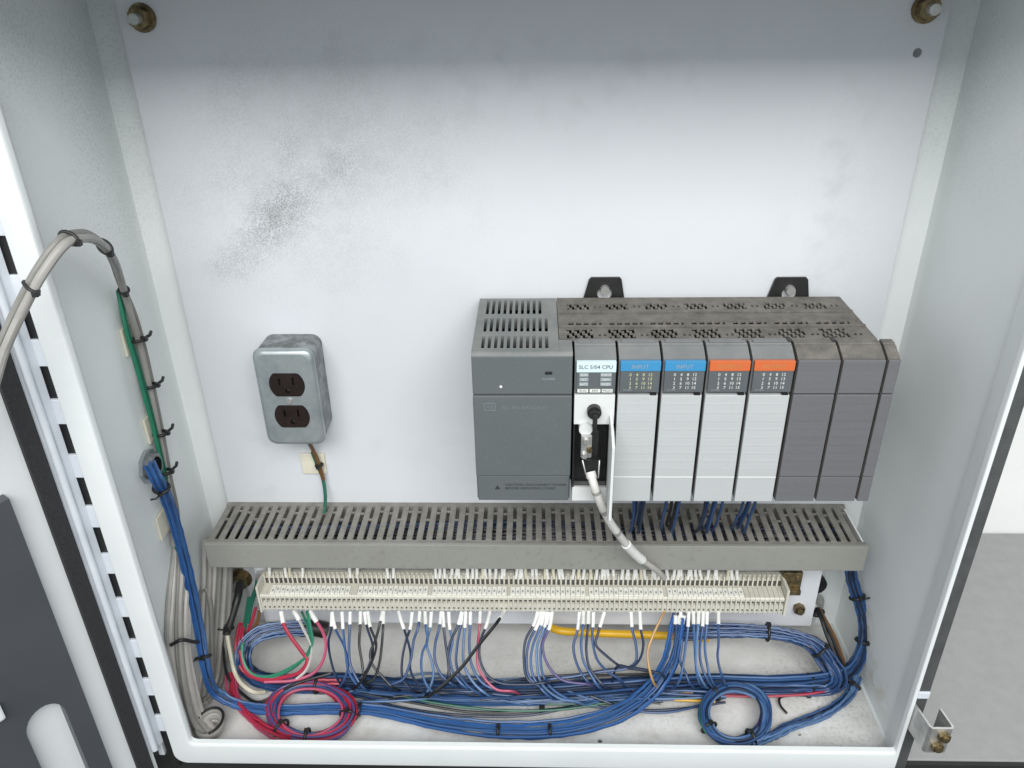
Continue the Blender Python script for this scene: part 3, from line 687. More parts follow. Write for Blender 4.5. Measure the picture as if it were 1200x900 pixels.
# ================================================================== TERMINAL STRIP
ts = thing('terminal_strip', 'long row of beige terminal blocks on a white bracket below the duct', 'terminal strip', (-.005, .65, -.652))
a, b = aY(300, 676, .655), aY(955, 726, .655); xr0 = aY(963, 673, .655).x
bm = B()
prism(bm, [(a.x, -.6515), (xr0, -.6515), (xr0, -.566), (a.x, -.566)], 'y', .655, .6575); box(bm, a.x+.0005, xr0-.0005, .6576, .6610, -.6515, -.6495)
part('bracket', bm, 'plate', ts)
bm = B(); box(bm, a.x+.03, xr0-.03, .6612, .6895, -.615, -.600); part('standoff', bm, 'plate', ts)
bm = B(); box(bm, a.x+.003, xr0-.036, .6485, .6549, -.612, -.577); part('rail', bm, 'steel', ts)
TX0 = aY(306, 705, .622).x; TX1 = aY(920, 702, .622).x; NT = 109; TP = (TX1-TX0)/NT
zt_ = -.5705
core = [(.6484, zt_+.001), (.6440, zt_+.001), (.6440, zt_-.0035), (.6400, zt_-.0045), (.6400, -.5810), (.6235, -.5818), (.6222, -.5832), (.6222, -.5860), (.6262, -.5866), (.6262, -.5915), (.6222, -.5925), (.6222, -.6010), (.6235, -.6020), (.6484, -.6030)]
fin = [(.6484, zt_+.0015), (.6395, zt_+.0015), (.6395, -.5803), (.6230, -.5811), (.6214, -.5830), (.6214, -.5868), (.6214, -.5910), (.6214, -.6014), (.6230, -.6026), (.6484, -.6036)]
bm = B(); prism(bm, core, 'x', TX0+TP*.30, TX0+TP*.97); prism(bm, fin, 'x', TX0, TX0+TP*.30)
box(bm, TX0+TP*.38, TX0+TP*.90, .6256, .6261, -.5911, -.5869, mi=1); box(bm, TX0+TP*.36, TX0+TP*.92, .6392, .6399, -.5803, -.5740, mi=1); box(bm, TX0+TP*.50, TX0+TP*.80, .6218, .6221, -.5985, -.5965, mi=1)  # thin dark plates paint the shade in the notches and wire entries
tm = part('terminal', bm, ['term', 'slotshade'], ts)
for i in range(1, NT): dup(tm, ts, (TP*i, 0, rnd.uniform(-.00015, .00015)))
bm = B(); box(bm, TX0-.0026, TX0-.0002, .6205, .6484, -.6045, -.5700, .0006); part('end_stop', bm, 'term', ts)
bm = B(); box(bm, TX1+.0004, TX1+.0032, .6205, .6484, -.6045, -.5700, .0006); part('end_stop', bm, 'term', ts)
# white marker strips in groups; gaps between
edges_px = [318, 411, 420, 502, 507, 594, 598, 686, 690, 777, 782, 871]
for k in range(0, len(edges_px), 2):
    xa, xb = aY(edges_px[k], 692, .630).x, aY(edges_px[k+1], 692, .630).x; n_ = max(6, int((xb-xa)/.00495)); st = (xb-xa)/n_
    bm = B()
    for i in range(n_):
        h = rnd.uniform(0, .0003)
        box(bm, xa+st*i+.0003, xa+st*(i+1)-.0003, .6238, .6350+rnd.uniform(-.0006, .0006), -.5816, -.5798+h)
        xm = xa+st*(i+.5)+rnd.uniform(-.0004, .0004); ym = .6285+rnd.uniform(-.0012, .0012); box(bm, xm-.0009, xm+.0009, ym-.0016, ym+.0014, -.5799+h, -.57965+h, mi=1)
    part('marker_strip', bm, ['marker', 'inkpale'], ts)
bm = B()
c = aY(928, 683, .64)
box(bm, c.x-.010, c.x+.010, .640, .652, c.z-.011, c.z+.013, .001); box(bm, c.x-.008, c.x+.009, .634, .6399, c.z-.012, c.z-.006, .001); part('end_clamp', bm, 'brass', ts)
bm = B()
for dx_ in (-.006, .0055): cyl(bm, (c.x+dx_, .640, c.z+.006), (0, -1, 0), .0026, .002, 10)
part('clamp_screw', bm, 'brass', ts)
c = aY(937, 715, .65)
bm = B(); cyl(bm, (c.x, .6549, c.z), (0, -1, 0), .0062, .006, 6); cyl(bm, (c.x, .649, c.z), (0, -1, 0), .0030, .004, 12); part('bracket_screw', bm, 'brass', ts)
c = aY(305, 714, .65); bm = B(); box(bm, c.x-.002, c.x+.0015, .6520, .6548, c.z-.002, c.z+.007); part('rail_slot', bm, 'black', ts)
# earth studs left and right of the strip
def stud(u, v, label, cat, hexm='steel'):
    c = aY(u, v, PY-.01); t = thing('panel_bolt', label, cat, (c.x, PY, c.z-.012), 'lower panel bolts'); bolt(c, t, 1.05, hexm, 'steel'); return c
s1 = stud(279, 684, 'dark lower panel bolt with black cable, left of the terminal strip', 'bolt', 'brass')
s2 = stud(955, 712, 'grey lower panel bolt with black cable, right of the terminal strip', 'bolt', 'steel')
s3 = aY(956, 690, PY-.008)
bm = B(); cyl(bm, (s3.x, PY-.0002, s3.z+.003), (0, -1, 0), .0125, .006, 20); cyl(bm, (s3.x, PY-.0062, s3.z+.003), (0, -1, 0), .007, .006, 6); solo('grommet', bm, 'black', 'black round grommet just under the right end of the duct', 'grommet')

# upper wire ends tucked between duct and terminals
UP = [316, 337, 341, 354, 412, 418, 456, 461, 511, 515, 522, 527, 533, 539, 545, 549, 554, 559, 565, 570, 575, 580, 587, 591, 603, 608, 613, 617, 624, 630, 638, 643, 650, 657, 661, 670, 677, 682, 694, 698, 705, 709, 714, 720, 727, 733, 737, 742, 748, 752, 757, 763, 768, 771, 784, 788, 794, 799, 805, 811, 816, 823, 828, 836, 841, 851, 858, 864]
blocks = [(0, 470, 'above the left third of the terminal strip'), (470, 597, 'above the block under the power supply'), (597, 688, 'above the terminals left of the white cable'), (688, 779, 'above the terminals where the white cable ends'), (779, 900, 'above the right end terminals')]
cnt = {}
for i, u in enumerate(UP):
    for a_, b_, nm in blocks:
        if a_ <= u < b_: break
    cnt[nm] = cnt.get(nm, 0)+1
    lean = rnd.uniform(-3, 3)
    P = pts((u, 685, 'Y', .6425), (u+lean*.4, 678, 'Y', .6415), (u+lean, 669, 'Y', .642)); P.append(P[-1]+Vector((0, .006, .030)))
    k = cnt[nm]-1
    bm = B(); tube(bm, smooth_path(P, 3), .0017, 7)
    solo('wire_end', bm, 'sleeve' if rnd.random() < .9 else 'cream', 'white wire end, %s from left %s' % (ORD[k], nm), 'wire', 'white wire ends going up into the duct', smooth=True)

# ================================================================== HANGING WIRES
def yv(v): return .6195-(v-716)*.00052
def floor_z(p, r):
    if p.z < FLOOR+r: p = Vector((p.x, p.y, FLOOR+r))
    return p
def hang(path, col, label, group, r=.00135, sleeve=True, dy=0., sw=.0019, seg=2, trail=True):
    P = []
    for (u, v) in path:
        y = yv(v)+dy; p = aY(u, v, y)
        if p.z < FLOOR+.008: p = aZ(u, v, FLOOR+.008)
        P.append(p)
    if trail:
        (ua, va), (ub, vb) = path[-2], path[-1]; sg = 1 if ub >= ua else -1
        P += [aZ(ub+sg*14, max(vb+4, 808), FLOOR+.011), aZ(ub+sg*48, 812, FLOOR+.008)]
    u0, v0 = path[0]
    top = aY(u0+(u0-path[1][0])*.4, 717, .6225)
    t = thing('hanging_wire', label, 'wire', P[-1], group)
    full = smooth_path([top]+P, 6)
    bm = B(); tube(bm, full, r, 6); part('wire_strand', bm, col, t, True)
    if sleeve:
        L = 0; j = 0
        SL = rnd.uniform(.0105, .0175)
        while L < SL and j < len(full)-1: L += (full[j+1]-full[j]).length; j += 1
        bm = B(); tube(bm, full[:j+1], sw, 8); part('marker_sleeve', bm, 'sleeve', t, True)
    return t
G1 = [([(388, 737), (385, 752), (388, 775), (395, 795)], 'navy'), ([(393, 737), (403, 757), (408, 778), (403, 797)], 'blue2'), ([(402, 737), (405, 765), (408, 785), (418, 802)], 'blue'), ([(410, 735), (409, 760), (411, 780), (425, 805)], 'blue2'),
      ([(422, 735), (421, 755), (424, 775), (427, 793)], 'wblack'), ([(430, 735), (437, 760), (430, 785), (420, 798)], 'navy'), ([(434, 735), (441, 755), (434, 780), (422, 800)], 'wblack'), ([(446, 728), (440, 750), (434, 765), (436, 778), (450, 795), (460, 805)], 'wblack'), ([(449, 735), (447, 760), (444, 780), (438, 795), (430, 800)], 'wblack')]
G2 = [([(470, 727), (477, 748), (481, 765), (481, 785), (487, 798), (497, 811)], 'navy'), ([(481, 735), (476, 750), (471, 775), (472, 795), (482, 808)], 'navy'), ([(490, 735), (485, 750), (482, 770), (478, 785), (472, 796), (458, 802)], 'blue2'), ([(499, 735), (501, 750), (495, 765), (494, 785), (500, 803), (508, 812)], 'blue'), ([(504, 735), (500, 755), (506, 775), (508, 790), (504, 805), (500, 811)], 'blue3'),
      ([(515, 735), (510, 755), (510, 775), (518, 792), (530, 802)], 'blue2'), ([(520, 735), (523, 760), (526, 780), (524, 797)], 'navy'), ([(527, 735), (530, 752), (527, 770), (532, 790), (545, 805)], 'blue'), ([(537, 732), (527, 755), (525, 775), (530, 800)], 'navy'), ([(540, 732), (536, 755), (535, 780), (545, 800), (560, 812)], 'blue2'), ([(545, 732), (543, 755), (544, 780), (555, 800), (568, 812)], 'blue3'), ([(551, 732), (550, 757), (553, 780), (565, 800), (580, 808)], 'blue'),
      ([(562, 734), (560, 755), (560, 780), (568, 795), (582, 808), (600, 810)], 'pink'), ([(571, 730), (563, 752), (562, 770), (570, 790), (585, 800), (620, 802), (640, 800)], 'navy')]
G3 = [([(626, 731), (616, 750), (614, 775), (618, 795), (630, 805)], 'navy'), ([(630, 732), (620, 752), (617, 775), (620, 793), (634, 806)], 'blue2'), ([(634, 733), (625, 755), (622, 775), (626, 795), (642, 815)], 'blue'), ([(638, 735), (630, 755), (629, 772), (634, 800), (655, 818), (675, 822)], 'blue3'), ([(641, 735), (634, 760), (636, 790), (648, 808), (668, 820)], 'blue'), ([(644, 735), (636, 755), (640, 775), (650, 790), (662, 798), (690, 802)], 'purple')]
G4 = [([(677, 738), (672, 757), (675, 775), (682, 790), (692, 802)], 'blue2'), ([(683, 735), (681, 755), (684, 775), (692, 790), (700, 803)], 'blue'), ([(689, 735), (687, 760), (690, 780), (697, 792), (708, 804)], 'navy'), ([(695, 730), (694, 745), (697, 765), (701, 775), (712, 787), (725, 795)], 'blue2'), ([(706, 725), (700, 745), (698, 755), (710, 768), (730, 782), (745, 783), (765, 787), (775, 790)], 'navy')]
G5 = [([(741, 738), (745, 755), (745, 775), (735, 783), (705, 787), (670, 793), (640, 797)], 'blue2'), ([(751, 738), (754, 755), (750, 772), (740, 782), (725, 780)], 'navy')]
G6 = [([(798, 735), (799, 755), (797, 775), (804, 790), (808, 800)], 'blue2'), ([(806, 738), (803, 760), (801, 775), (797, 795)], 'blue'), ([(813, 735), (814, 755), (815, 775), (818, 795)], 'blue'), ([(818, 735), (816, 760), (816, 780), (823, 798)], 'blue3'), ([(823, 738), (820, 760), (822, 780), (830, 798)], 'blue2'), ([(828, 735), (826, 758), (829, 780), (833, 795)], 'blue'), ([(842, 735), (842, 755), (841, 770), (846, 792)], 'blue2')]
for G, nm in ((G1, 'in the dark bunch right of the red wires'), (G2, 'in the wide bunch left of the black diagonal wire'), (G3, 'in the tight bunch left of the yellow cable'), (G4, 'in the bunch crossing the yellow cable'), (G5, 'looping left of the tan wire'), (G6, 'in front of the thick blue bundle at right')):
    for i, (p, c) in enumerate(G):
        cn = {'navy': 'dark navy', 'wblack': 'black', 'pink': 'pink', 'purple': 'purplish'}.get(c, 'blue')
        hang(p, c, '%s wire, %s from left %s' % (cn, ORD[i], nm), 'wires hanging from the terminal strip', dy=rnd.uniform(-.004, .004))
hang([(582, 730), (560, 757), (540, 783), (508, 812)], 'wblack', 'thick black wire running diagonally down left from the terminals', 'wires hanging from the terminal strip', r=.0018, sw=.0024, dy=-.012)
hang([(775, 724), (765, 745), (759, 765), (764, 795)], 'tan', 'single tan wire hanging in front of the yellow cable', 'wires hanging from the terminal strip', sleeve=False)
for path, col, lab, r in (([(333, 733), (342, 748), (353, 763), (360, 774), (352, 787), (335, 793), (305, 796), (288, 785), (281, 762)], 'red', 'red wire from the leftmost white sleeve curling round to the left', .0020),
                          ([(368, 724), (378, 740), (382, 756), (378, 775), (368, 788), (345, 797), (310, 799)], 'pink', 'crimson wire curling beside the green wire under the terminals', .0017),
                          ([(348, 722), (356, 738), (365, 757), (364, 772), (358, 786), (347, 796)], 'lgrey', 'pale grey wire hanging between the red and green wires', .0016),
                          ([(361, 722), (364, 737), (366, 752), (360, 768), (338, 784), (312, 793), (293, 788), (284, 770), (284, 755)], 'green', 'green wire arching left from the terminals in a wide loop', .0017),
                          ([(356, 722), (362, 740), (364, 756), (355, 773), (333, 789), (308, 796), (290, 786), (282, 768), (286, 752)], 'dgreen', 'darker green wire following the bright green loop', .0014)):
    hang(path, col, lab, 'coloured wires at the left end of the terminals', r=r, sleeve=col in ('red', 'lgrey', 'pink'), sw=.0025, trail=False)
# cream wire and black sheathed cable at the left stud
g = thing('ground_cable', 'black sheathed cable from the left bolt ending in a cream wire', 'cable', aZ(297, 812, FLOOR))
bm = B(); tube(bm, smooth_path(pts((281, 684, 'Y', .672), (279, 698, 'Y', .655), (272, 722, 'Y', .640), (265, 744, 'Y', .628))), .0042, 10); part('sheath', bm, 'black', g, True)
bm = B(); tube(bm, smooth_path(pts((266, 743, 'Y', .628), (270, 765, 'Y', .613), (276, 790, 'Y', .60), (285, 803, 'Z', FLOOR+.018), (298, 811, 'Z', FLOOR+.012), (310, 811, 'Z', FLOOR+.006))), .0023, 8); part('cream_wire', bm, 'cream', g, True)
bm = B(); tube(bm, smooth_path(pts((262, 746, 'Y', .63), (263, 775, 'Y', .61), (268, 795, 'Y', .595), (283, 812, 'Z', FLOOR+.01), (302, 823, 'Z', FLOOR+.008), (322, 815, 'Z', FLOOR+.014), (345, 802, 'Z', FLOOR+.025), (388, 789, 'Z', FLOOR+.03))), .0016, 7); part('black_wire', bm, 'wblack', g, True)
p = pts((268, 735, 'Y', .634))[0]; bm = B(); torus_tie(bm, p, (.3, .3, 1), .005, .005, (0, -1, 0)); tube(bm, [p+Vector((0, -.005, 0)), p+Vector((-.009, -.006, .003)), p+Vector((-.014, -.004, .001))], .0011, 5); part('cable_tie', bm, 'black', g)
g = thing('short_wires', 'short teal and dark red wires tucked in left of the terminal strip', 'wires', aZ(300, 745, FLOOR))
for pth, col, r_ in ((((304, 668), (300, 690), (294, 708), (290, 730)), 'dgreen', .0026), (((308, 668), (303, 684), (297, 700)), 'azure', .002), (((300, 712), (296, 726), (290, 742), (286, 756)), 'red', .0018), (((304, 716), (302, 728), (296, 738)), 'brownw', .002), (((292, 700), (288, 725), (285, 748)), 'dgreen', .0022)):
    bm = B(); tube(bm, smooth_path(pts(*[(u, v, 'Y', .662-(v-668)*.0004) for u, v in pth])), r_, 7); part('strand', bm, col, g, True)
# right ground cable
g = thing('ground_cable', 'black cable from the right bolt running down to the blue bundle', 'cable', aZ(989, 790, FLOOR))
for q, (du, col) in enumerate(((0, 'wblack'), (5, 'wblack'), (9, 'brownw'))):
    bm = B(); tube(bm, smooth_path(pts((957+du*.3, 713, 'Y', .665), (962+du*.5, 725, 'Y', .65), (970+du, 748, 'Y', .635), (981+du*.7, 772, 'Y', .62), (989+du*.3, 792, 'Z', FLOOR+.016))), .0019, 7); part('strand', bm, col, g, True)
p = pts((958, 718, 'Y', .662))[0]; bm = B(); torus_tie(bm, p, (.3, -.3, -1), .006, .005, (0, -1, 0), .0022); part('cable_tie', bm, 'black', g)

# ================================================================== BUNDLES
BL = ['blue', 'blue', 'blue2', 'blue2', 'blue3', 'navy', 'blue', 'navy']
fz = lambda u, v, h=.008: (u, v, 'Z', FLOOR+h)
g = thing('main_harness', 'long blue wire harness lying along the cabinet floor', 'wire harness', aZ(640, 810, FLOOR))
C = bundle(g, pts((362, 735, 'Y', .640), (330, 737, 'Y', .636), (305, 743, 'Y', .628), (290, 756, 'Y', .618), (286, 773, 'Y', .606), (295, 790, 'Z', FLOOR+.012), (325, 800, 'Z', FLOOR+.012), (390, 801, 'Z', FLOOR+.012), (460, 808, 'Z', FLOOR+.012), (540, 814, 'Z', FLOOR+.012), (640, 813, 'Z', FLOOR+.012), (740, 806, 'Z', FLOOR+.012), (830, 801, 'Z', FLOOR+.012), (900, 803, 'Z', FLOOR+.012), (960, 799, 'Z', FLOOR+.013), (992, 790, 'Z', FLOOR+.02), (1006, 772, 'Y', .622), (1012, 745, 'Y', .632), (1010, 718, 'Y', .645), (1003, 695, 'Y', .655), (998, 676, 'Y', .662), (996, 652, 'Y', .668)),
           40, .0130, .0092, .00135, BL, 5, FLOOR, seed=5, prof=lambda f: .62 if f < .2 else (.62+.38*min(1, (f-.2)/.15) if f < .7 else max(.5, 1-.5*(f-.7)/.12)), wob=.3)
tie(g, C, .70, .010, .0085); tie(g, C, .665, .010, .0085); tie(g, C, .80, .0075, .0075); tie(g, C, .90, .0075, .0075)
bm = B(); tube(bm, smooth_path(pts((352, 737, 'Y', .641), (368, 736, 'Y', .642), (384, 739, 'Y', .641)), 4), [.0088, .009, .009, .009, .009, .009, .009, .009, .0085], 12); part('black_wrap', bm, 'black', g, True)
# loose extra strands
for q, (pth, col) in enumerate(((((420, 812), (480, 823), (560, 835), (640, 832), (720, 820), (790, 812)), 'wblack'), (((415, 815), (470, 829), (540, 838), (620, 838), (690, 824), (740, 815)), 'navy'), (((430, 806), (500, 822), (580, 832), (650, 832), (700, 826)), 'dgreen'), (((560, 806), (620, 795), (680, 790), (730, 783), (775, 789), (840, 795)), 'navy'), (((600, 804), (660, 806), (740, 806), (800, 800)), 'pink'), (((640, 825), (720, 824), (780, 818), (830, 816)), 'dgreen'),
                                (((790, 820), (815, 821), (838, 822)), 'yellow'), (((830, 815), (890, 816), (940, 814), (975, 809)), 'red'), (((840, 813), (900, 814), (950, 811)), 'red'), (((450, 800), (520, 806), (600, 800), (690, 792), (770, 790)), 'wblack'), (((540, 818), (640, 822), (740, 816), (820, 808)), 'blue3'), (((420, 800), (500, 815), (600, 822), (700, 815)), 'blue3'))):
    bm = B(); tube(bm, smooth_path(pts(*[fz(u, v, .006+.0015*(q % 4)) for u, v in pth])), .0013 if col != 'yellow' else .0016, 6); part('loose_strand', bm, col, g, True)
q = random.Random(41)
for k in range(30):
    ua = q.uniform(395, 700); ub = ua+q.uniform(90, 260); va, vb = q.uniform(797, 824), q.uniform(797, 826); vm = (va+vb)/2+q.uniform(-16, 16)
    if ub > 850: ub = 850
    pth = [(ua, va), (ua*.7+ub*.3, vm*.7+va*.3+q.uniform(-4, 4)), (ua*.35+ub*.65, vm+q.uniform(-4, 4)), (ub, vb)]
    bm = B(); tube(bm, smooth_path(pts(*[fz(u, v, .004+.016*q.random()*(1 if 800 < v < 822 else .3)) for u, v in pth])), q.uniform(.0010, .0013), 6); part('loose_strand', bm, q.choice(['blue', 'blue2', 'blue3', 'navy', 'wblack', 'blue', 'blue3']), g, True)
for u, v in ((635, 831), (405, 795)):
    p = aZ(u, v, FLOOR+.008); bm = B(); box(bm, p.x-.003, p.x+.003, p.y-.002, p.y+.002, p.z-.003, p.z+.004, .001); part('tie_head', bm, 'black', g)
# left blue bundle: knockout -> down the wall -> floor -> lower arc -> right terminals
g = thing('blue_bundle', 'bright blue wire bundle from the left wall connector to the right terminals', 'wire bundle', aZ(300, 832, FLOOR))
C = bundle(g, pts((176, 545, 'X', -.352), (183, 560, 'X', -.343), (193, 580, 'X', -.345), (205, 618, 'X', -.349), (215, 655, 'X', -.348), (225, 700, 'X', -.347), (234, 745, 'X', -.342), (241, 785, 'X', -.335), (252, 810, 'Z', FLOOR+.028), (276, 824, 'Z', FLOOR+.014), (315, 832, 'Z', FLOOR+.010), (370, 831, 'Z', FLOOR+.010), (435, 832, 'Z', FLOOR+.009), (500, 845, 'Z', FLOOR+.008), (560, 854, 'Z', FLOOR+.008), (620, 857, 'Z', FLOOR+.008), (680, 851, 'Z', FLOOR+.009), (735, 832, 'Z', FLOOR+.015), (770, 803, 'Y', .588), (788, 772, 'Y', .60), (793, 748, 'Y', .610), (795, 733, 'Y', .616), (796, 722, 'Y', .620)),
           8, .0055, .0048, .0015, ['azure', 'azure', 'blue', 'blue2', 'blue', 'azure'], 5, FLOOR, seed=9, prof=lambda f: .95 if f < .4 else .78+1.3*max(0, min(1, (f-.55)/.25)), wob=.3)
tie(g, C, .075, .007, .006); tie(g, C, .30, .0075, .0065); tie(g, C, .545, .0065, .0055); tie(g, C, .66, .006, .005); tie(g, C, .705, .006, .005)
for k in range(3):
    P = [C[-1]+Vector((-.004+.0045*k, 0, .001)), C[-8]+Vector((-.003+.003*k, 0, 0))]
    bm = B(); tube(bm, [P[0], P[0].lerp(P[1], .55)], .0021, 8); part('marker_sleeve', bm, 'sleeve', g, True)
# right upper bundle
g = thing('blue_bundle', 'thick dark blue bundle arching under the right end of the terminal strip', 'wire bundle', aZ(985, 797, FLOOR))
C = bundle(g, pts((790, 741, 'Y', .640), (830, 739, 'Y', .636), (870, 739, 'Y', .634), (905, 741, 'Y', .632), (935, 747, 'Y', .628), (958, 759, 'Y', .621), (972, 777, 'Y', .612), (981, 793, 'Y', .602), (970, 803, 'Z', FLOOR+.012), (930, 804, 'Z', FLOOR+.012), (870, 804, 'Z', FLOOR+.012)), 26, .0084, .0086, .0013, ['blue2', 'blue2', 'navy', 'blue', 'blue2'], 6, FLOOR, seed=13, wob=.2)
tie(g, C, .285, .0092, .0092, False); tie(g, C, .52, .0092, .0092, False)
# branch towards the small coil
g = thing('blue_branch', 'short blue wire branch curving from the right corner to the small coil', 'wire bundle', aZ(950, 845, FLOOR))
C = bundle(g, pts((1003, 792, 'Z', FLOOR+.02), (996, 812, 'Z', FLOOR+.012), (978, 829, 'Z', FLOOR+.008), (950, 842, 'Z', FLOOR+.007), (922, 851, 'Z', FLOOR+.008), (900, 862, 'Z', FLOOR+.010), (880, 868, 'Z', FLOOR+.010)), 9, .0062, .0045, .0013, ['blue', 'blue2', 'navy', 'blue3', 'blue2'], 7, FLOOR, seed=17)
tie(g, C, .10, .007, .006)
p = pts((935, 816, 'Z', FLOOR+.004), (948, 815, 'Z', FLOOR+.004)); bm = B(); tube(bm, smooth_path(pts((948, 815, 'Z', FLOOR+.004), (925, 815, 'Z', FLOOR+.004), (914, 818, 'Z', FLOOR+.004), (914, 826, 'Z', FLOOR+.004), (922, 836, 'Z', FLOOR+.003))), .0013, 5); box(bm, p[1].x-.002, p[1].x+.002, p[1].y-.002, p[1].y+.002, p[1].z-.002, p[1].z+.003)
solo('cable_tie', bm, 'black', 'loose open black cable tie on the floor right of the blue coil', 'cable tie')

def coil(parent, cu, cv, ru, rv, h, strands, turns, r, cols, seed, tilt=0., spread=(.13, .10), ticks=()):
    """a hank of wire: several loops round an oval that was measured on the floor plane"""
    q = random.Random(seed)
    for i in range(strands):
        k = 1+spread[0]*(2*q.random()-1); k2 = 1+spread[1]*(2*q.random()-1); hh = h+q.uniform(-.006, .006); path = []
        ph = q.random()*6.28; N = 44
        du, dv = q.uniform(-1.5, 1.5), q.uniform(-1.5, 1.5)
        for j in range(N):
            t = 2*math.pi*j/N; w_ = 1+.035*math.sin(2*t+ph)+.022*math.sin(3*t+ph*2)+.012*math.sin(5*t+ph*3)
            u = cu+du+ru*k*w_*math.cos(t); v = cv+dv+rv*k*w_*math.sin(t)
            path.append(aZ(u, v, FLOOR+max(r, hh+tilt*(-math.sin(t)))))
        bm = B(); tube(bm, path, r, 6, closed=True); part('wire_loop', bm, q.choice(cols), parent, True)
    for (deg, wd) in ticks:
        t = math.radians(deg); c0 = aZ(cu+ru*math.cos(t), cv+rv*math.sin(t), FLOOR+max(r, h+tilt*(-math.sin(t))))
        c1 = aZ(cu+ru*math.cos(t+.1), cv+rv*math.sin(t+.1), FLOOR+max(r, h+tilt*(-math.sin(t+.1))))
        bm = B(); torus_tie(bm, c0, c1-c0, wd, .0085, (0, 0, 1), .0014); part('cable_tie', bm, 'black', parent)
g = thing('red_coil', 'coiled red and blue wires tied in a ring on the cabinet floor', 'wire coil', aZ(364, 834, FLOOR))
coil(g, 364, 833, 45, 31, .012, 26, 1, .0014, ['red', 'pink', 'blue', 'purple', 'red', 'blue2', 'red'], 3, .004, (.17, .19), ((-80, .009), (140, .009), (10, .009), (95, .008)))
C = bundle(g, pts((271, 790, 'Z', FLOOR+.020), (276, 815, 'Z', FLOOR+.014), (293, 838, 'Z', FLOOR+.008), (318, 855, 'Z', FLOOR+.009), (342, 864, 'Z', FLOOR+.012)), 7, .006, .004, .0015, ['red', 'red', 'pink', 'blue2', 'red'], 6, FLOOR, seed=31, name='tail_wire')
C = bundle(g, pts((400, 800, 'Z', FLOOR+.02), (370, 800, 'Z', FLOOR+.019), (340, 797, 'Z', FLOOR+.018), (305, 795, 'Z', FLOOR+.016), (284, 780, 'Y', .604), (279, 755, 'Y', .618), (283, 730, 'Y', .64)), 4, .004, .004, .0014, ['red', 'pink', 'red'], 6, FLOOR, seed=33, name='feed_wire')
g = thing('blue_coil', 'small coil of blue wires tied in a ring at the front right of the floor', 'wire coil', aZ(862, 838, FLOOR))
coil(g, 862, 836, 36, 33, .014, 24, 1, .00135, ['blue', 'blue2', 'blue', 'blue3', 'navy', 'purple'], 5, .006, (.15, .13), ((-135, .008), (150, .008), (60, .008)))
for rr, col in ((1.16, 'green'), (1.13, 'cream')):
    bm = B(); tube(bm, smooth_path([aZ(862+36*rr*math.cos(math.radians(a_)), 837+33*rr*math.sin(math.radians(a_)), FLOOR+.015) for a_ in (225, 205, 185, 165, 145)]), .0011, 6); part('loose_strand', bm, col, g, True)
p = smooth_path(pts((880, 870, 'Z', FLOOR+.02), (889, 875, 'Z', FLOOR+.026), (901, 874, 'Z', FLOOR+.03)), 3)

# yellow cable behind the hanging wires
bm = B(); tube(bm, smooth_path(pts((636, 716, 'Y', .666), (641, 731, 'Y', .652), (652, 738, 'Y', .644), (680, 741, 'Y', .642), (730, 743, 'Y', .642), (785, 745, 'Y', .642), (830, 748, 'Y', .643))), .0043, 10)
solo('yellow_cable', bm, 'yellow', 'fat yellow cable running level behind the hanging wires', 'cable', smooth=True)

# ================================================================== LEFT WALL CABLES
kn = thing('conduit_connector', 'round metal connector in the left wall with blue wires coming out', 'connector', (XL, .616, -.43))
c = aX(172, 546, XL)
bm = B(); cyl(bm, (XL, c.y, c.z), (1, 0, 0), .0165, .0035, 8); part('locknut', bm, 'galv', kn)
bm = B(); cyl(bm, (XL+.0035, c.y, c.z), (1, 0, 0), .0125, .006, 20); part('bushing', bm, 'galvdirty', kn)
bm = B(); cyl(bm, (XL+.0096, c.y, c.z), (1, 0, 0), .009, .0004, 16); part('opening', bm, 'dark', kn)
tw = thing('door_cable', 'thick grey cable pair looping from the left wall over to the door', 'cable', aX(190, 560, -.355))
base = [(204, 640, 'X', -.357), (203, 600, 'X', -.357), (195, 560, 'X', -.357), (187, 515, 'X', -.357), (177, 465, 'X', -.357), (165, 410, 'X', -.357), (153, 368, 'X', -.354), (144, 336, 'X', -.348), (135, 308, 'Y', .595), (119, 286, 'Y', .548), (98, 279, 'Y', .512), (76, 287, 'Y', .490), (52, 318, 'Y', .478), (28, 362, 'Y', .470), (6, 410, 'Y', .462), (-20, 480, 'Y', .45), (-60, 560, 'Y', .44)]
ENDS = lambda d: [DP(.17, .022, -.335+d), DP(.24, .006, -.40+d), DP(.26, .0005, -.56+d)]
C0 = smooth_path(pts(*base[:-1])+ENDS(0), 6)
bm = B(); tube(bm, C0, .0031, 9); part('light_cable', bm, 'grey', tw, True)
C1 = smooth_path(pts(*[(u-6*min(1, max(0, (i-6)/3))+4*(i < 7), v-6*min(1, max(0, (i-6)/3)), m, a_+(.004 if m == 'Y' else -.001)) for i, (u, v, m, a_) in enumerate(base[:-1])])+[p+DD*.007 for p in ENDS(.004)], 6)
bm = B(); tube(bm, C1, .0028, 9); part('dark_cable', bm, 'grey2', tw, True)
CM = [(a+b)/2 for a, b in zip(C0, C1)]
for f in (.387, .49, .60, .70):
    j = int(f*(len(CM)-1)); t = (CM[j+1]-CM[j-1]).normalized(); s_ = (C1[j]-C0[j]); s_ = (s_-t*s_.dot(t)); d_ = s_.length/2; s_.normalize(); q_ = t.cross(s_)
    bm = B(); tube(bm, [CM[j]+s_*math.cos(2*math.pi*i/18)*(d_+.0036)+q_*math.sin(2*math.pi*i/18)*.0040 for i in range(18)], .0012, 6, closed=True)
    h_ = CM[j]-s_*(d_+.004); box(bm, h_.x-.002, h_.x+.002, h_.y-.003, h_.y+.001, h_.z-.002, h_.z+.002, .0005); part('cable_tie', bm, 'black', tw)
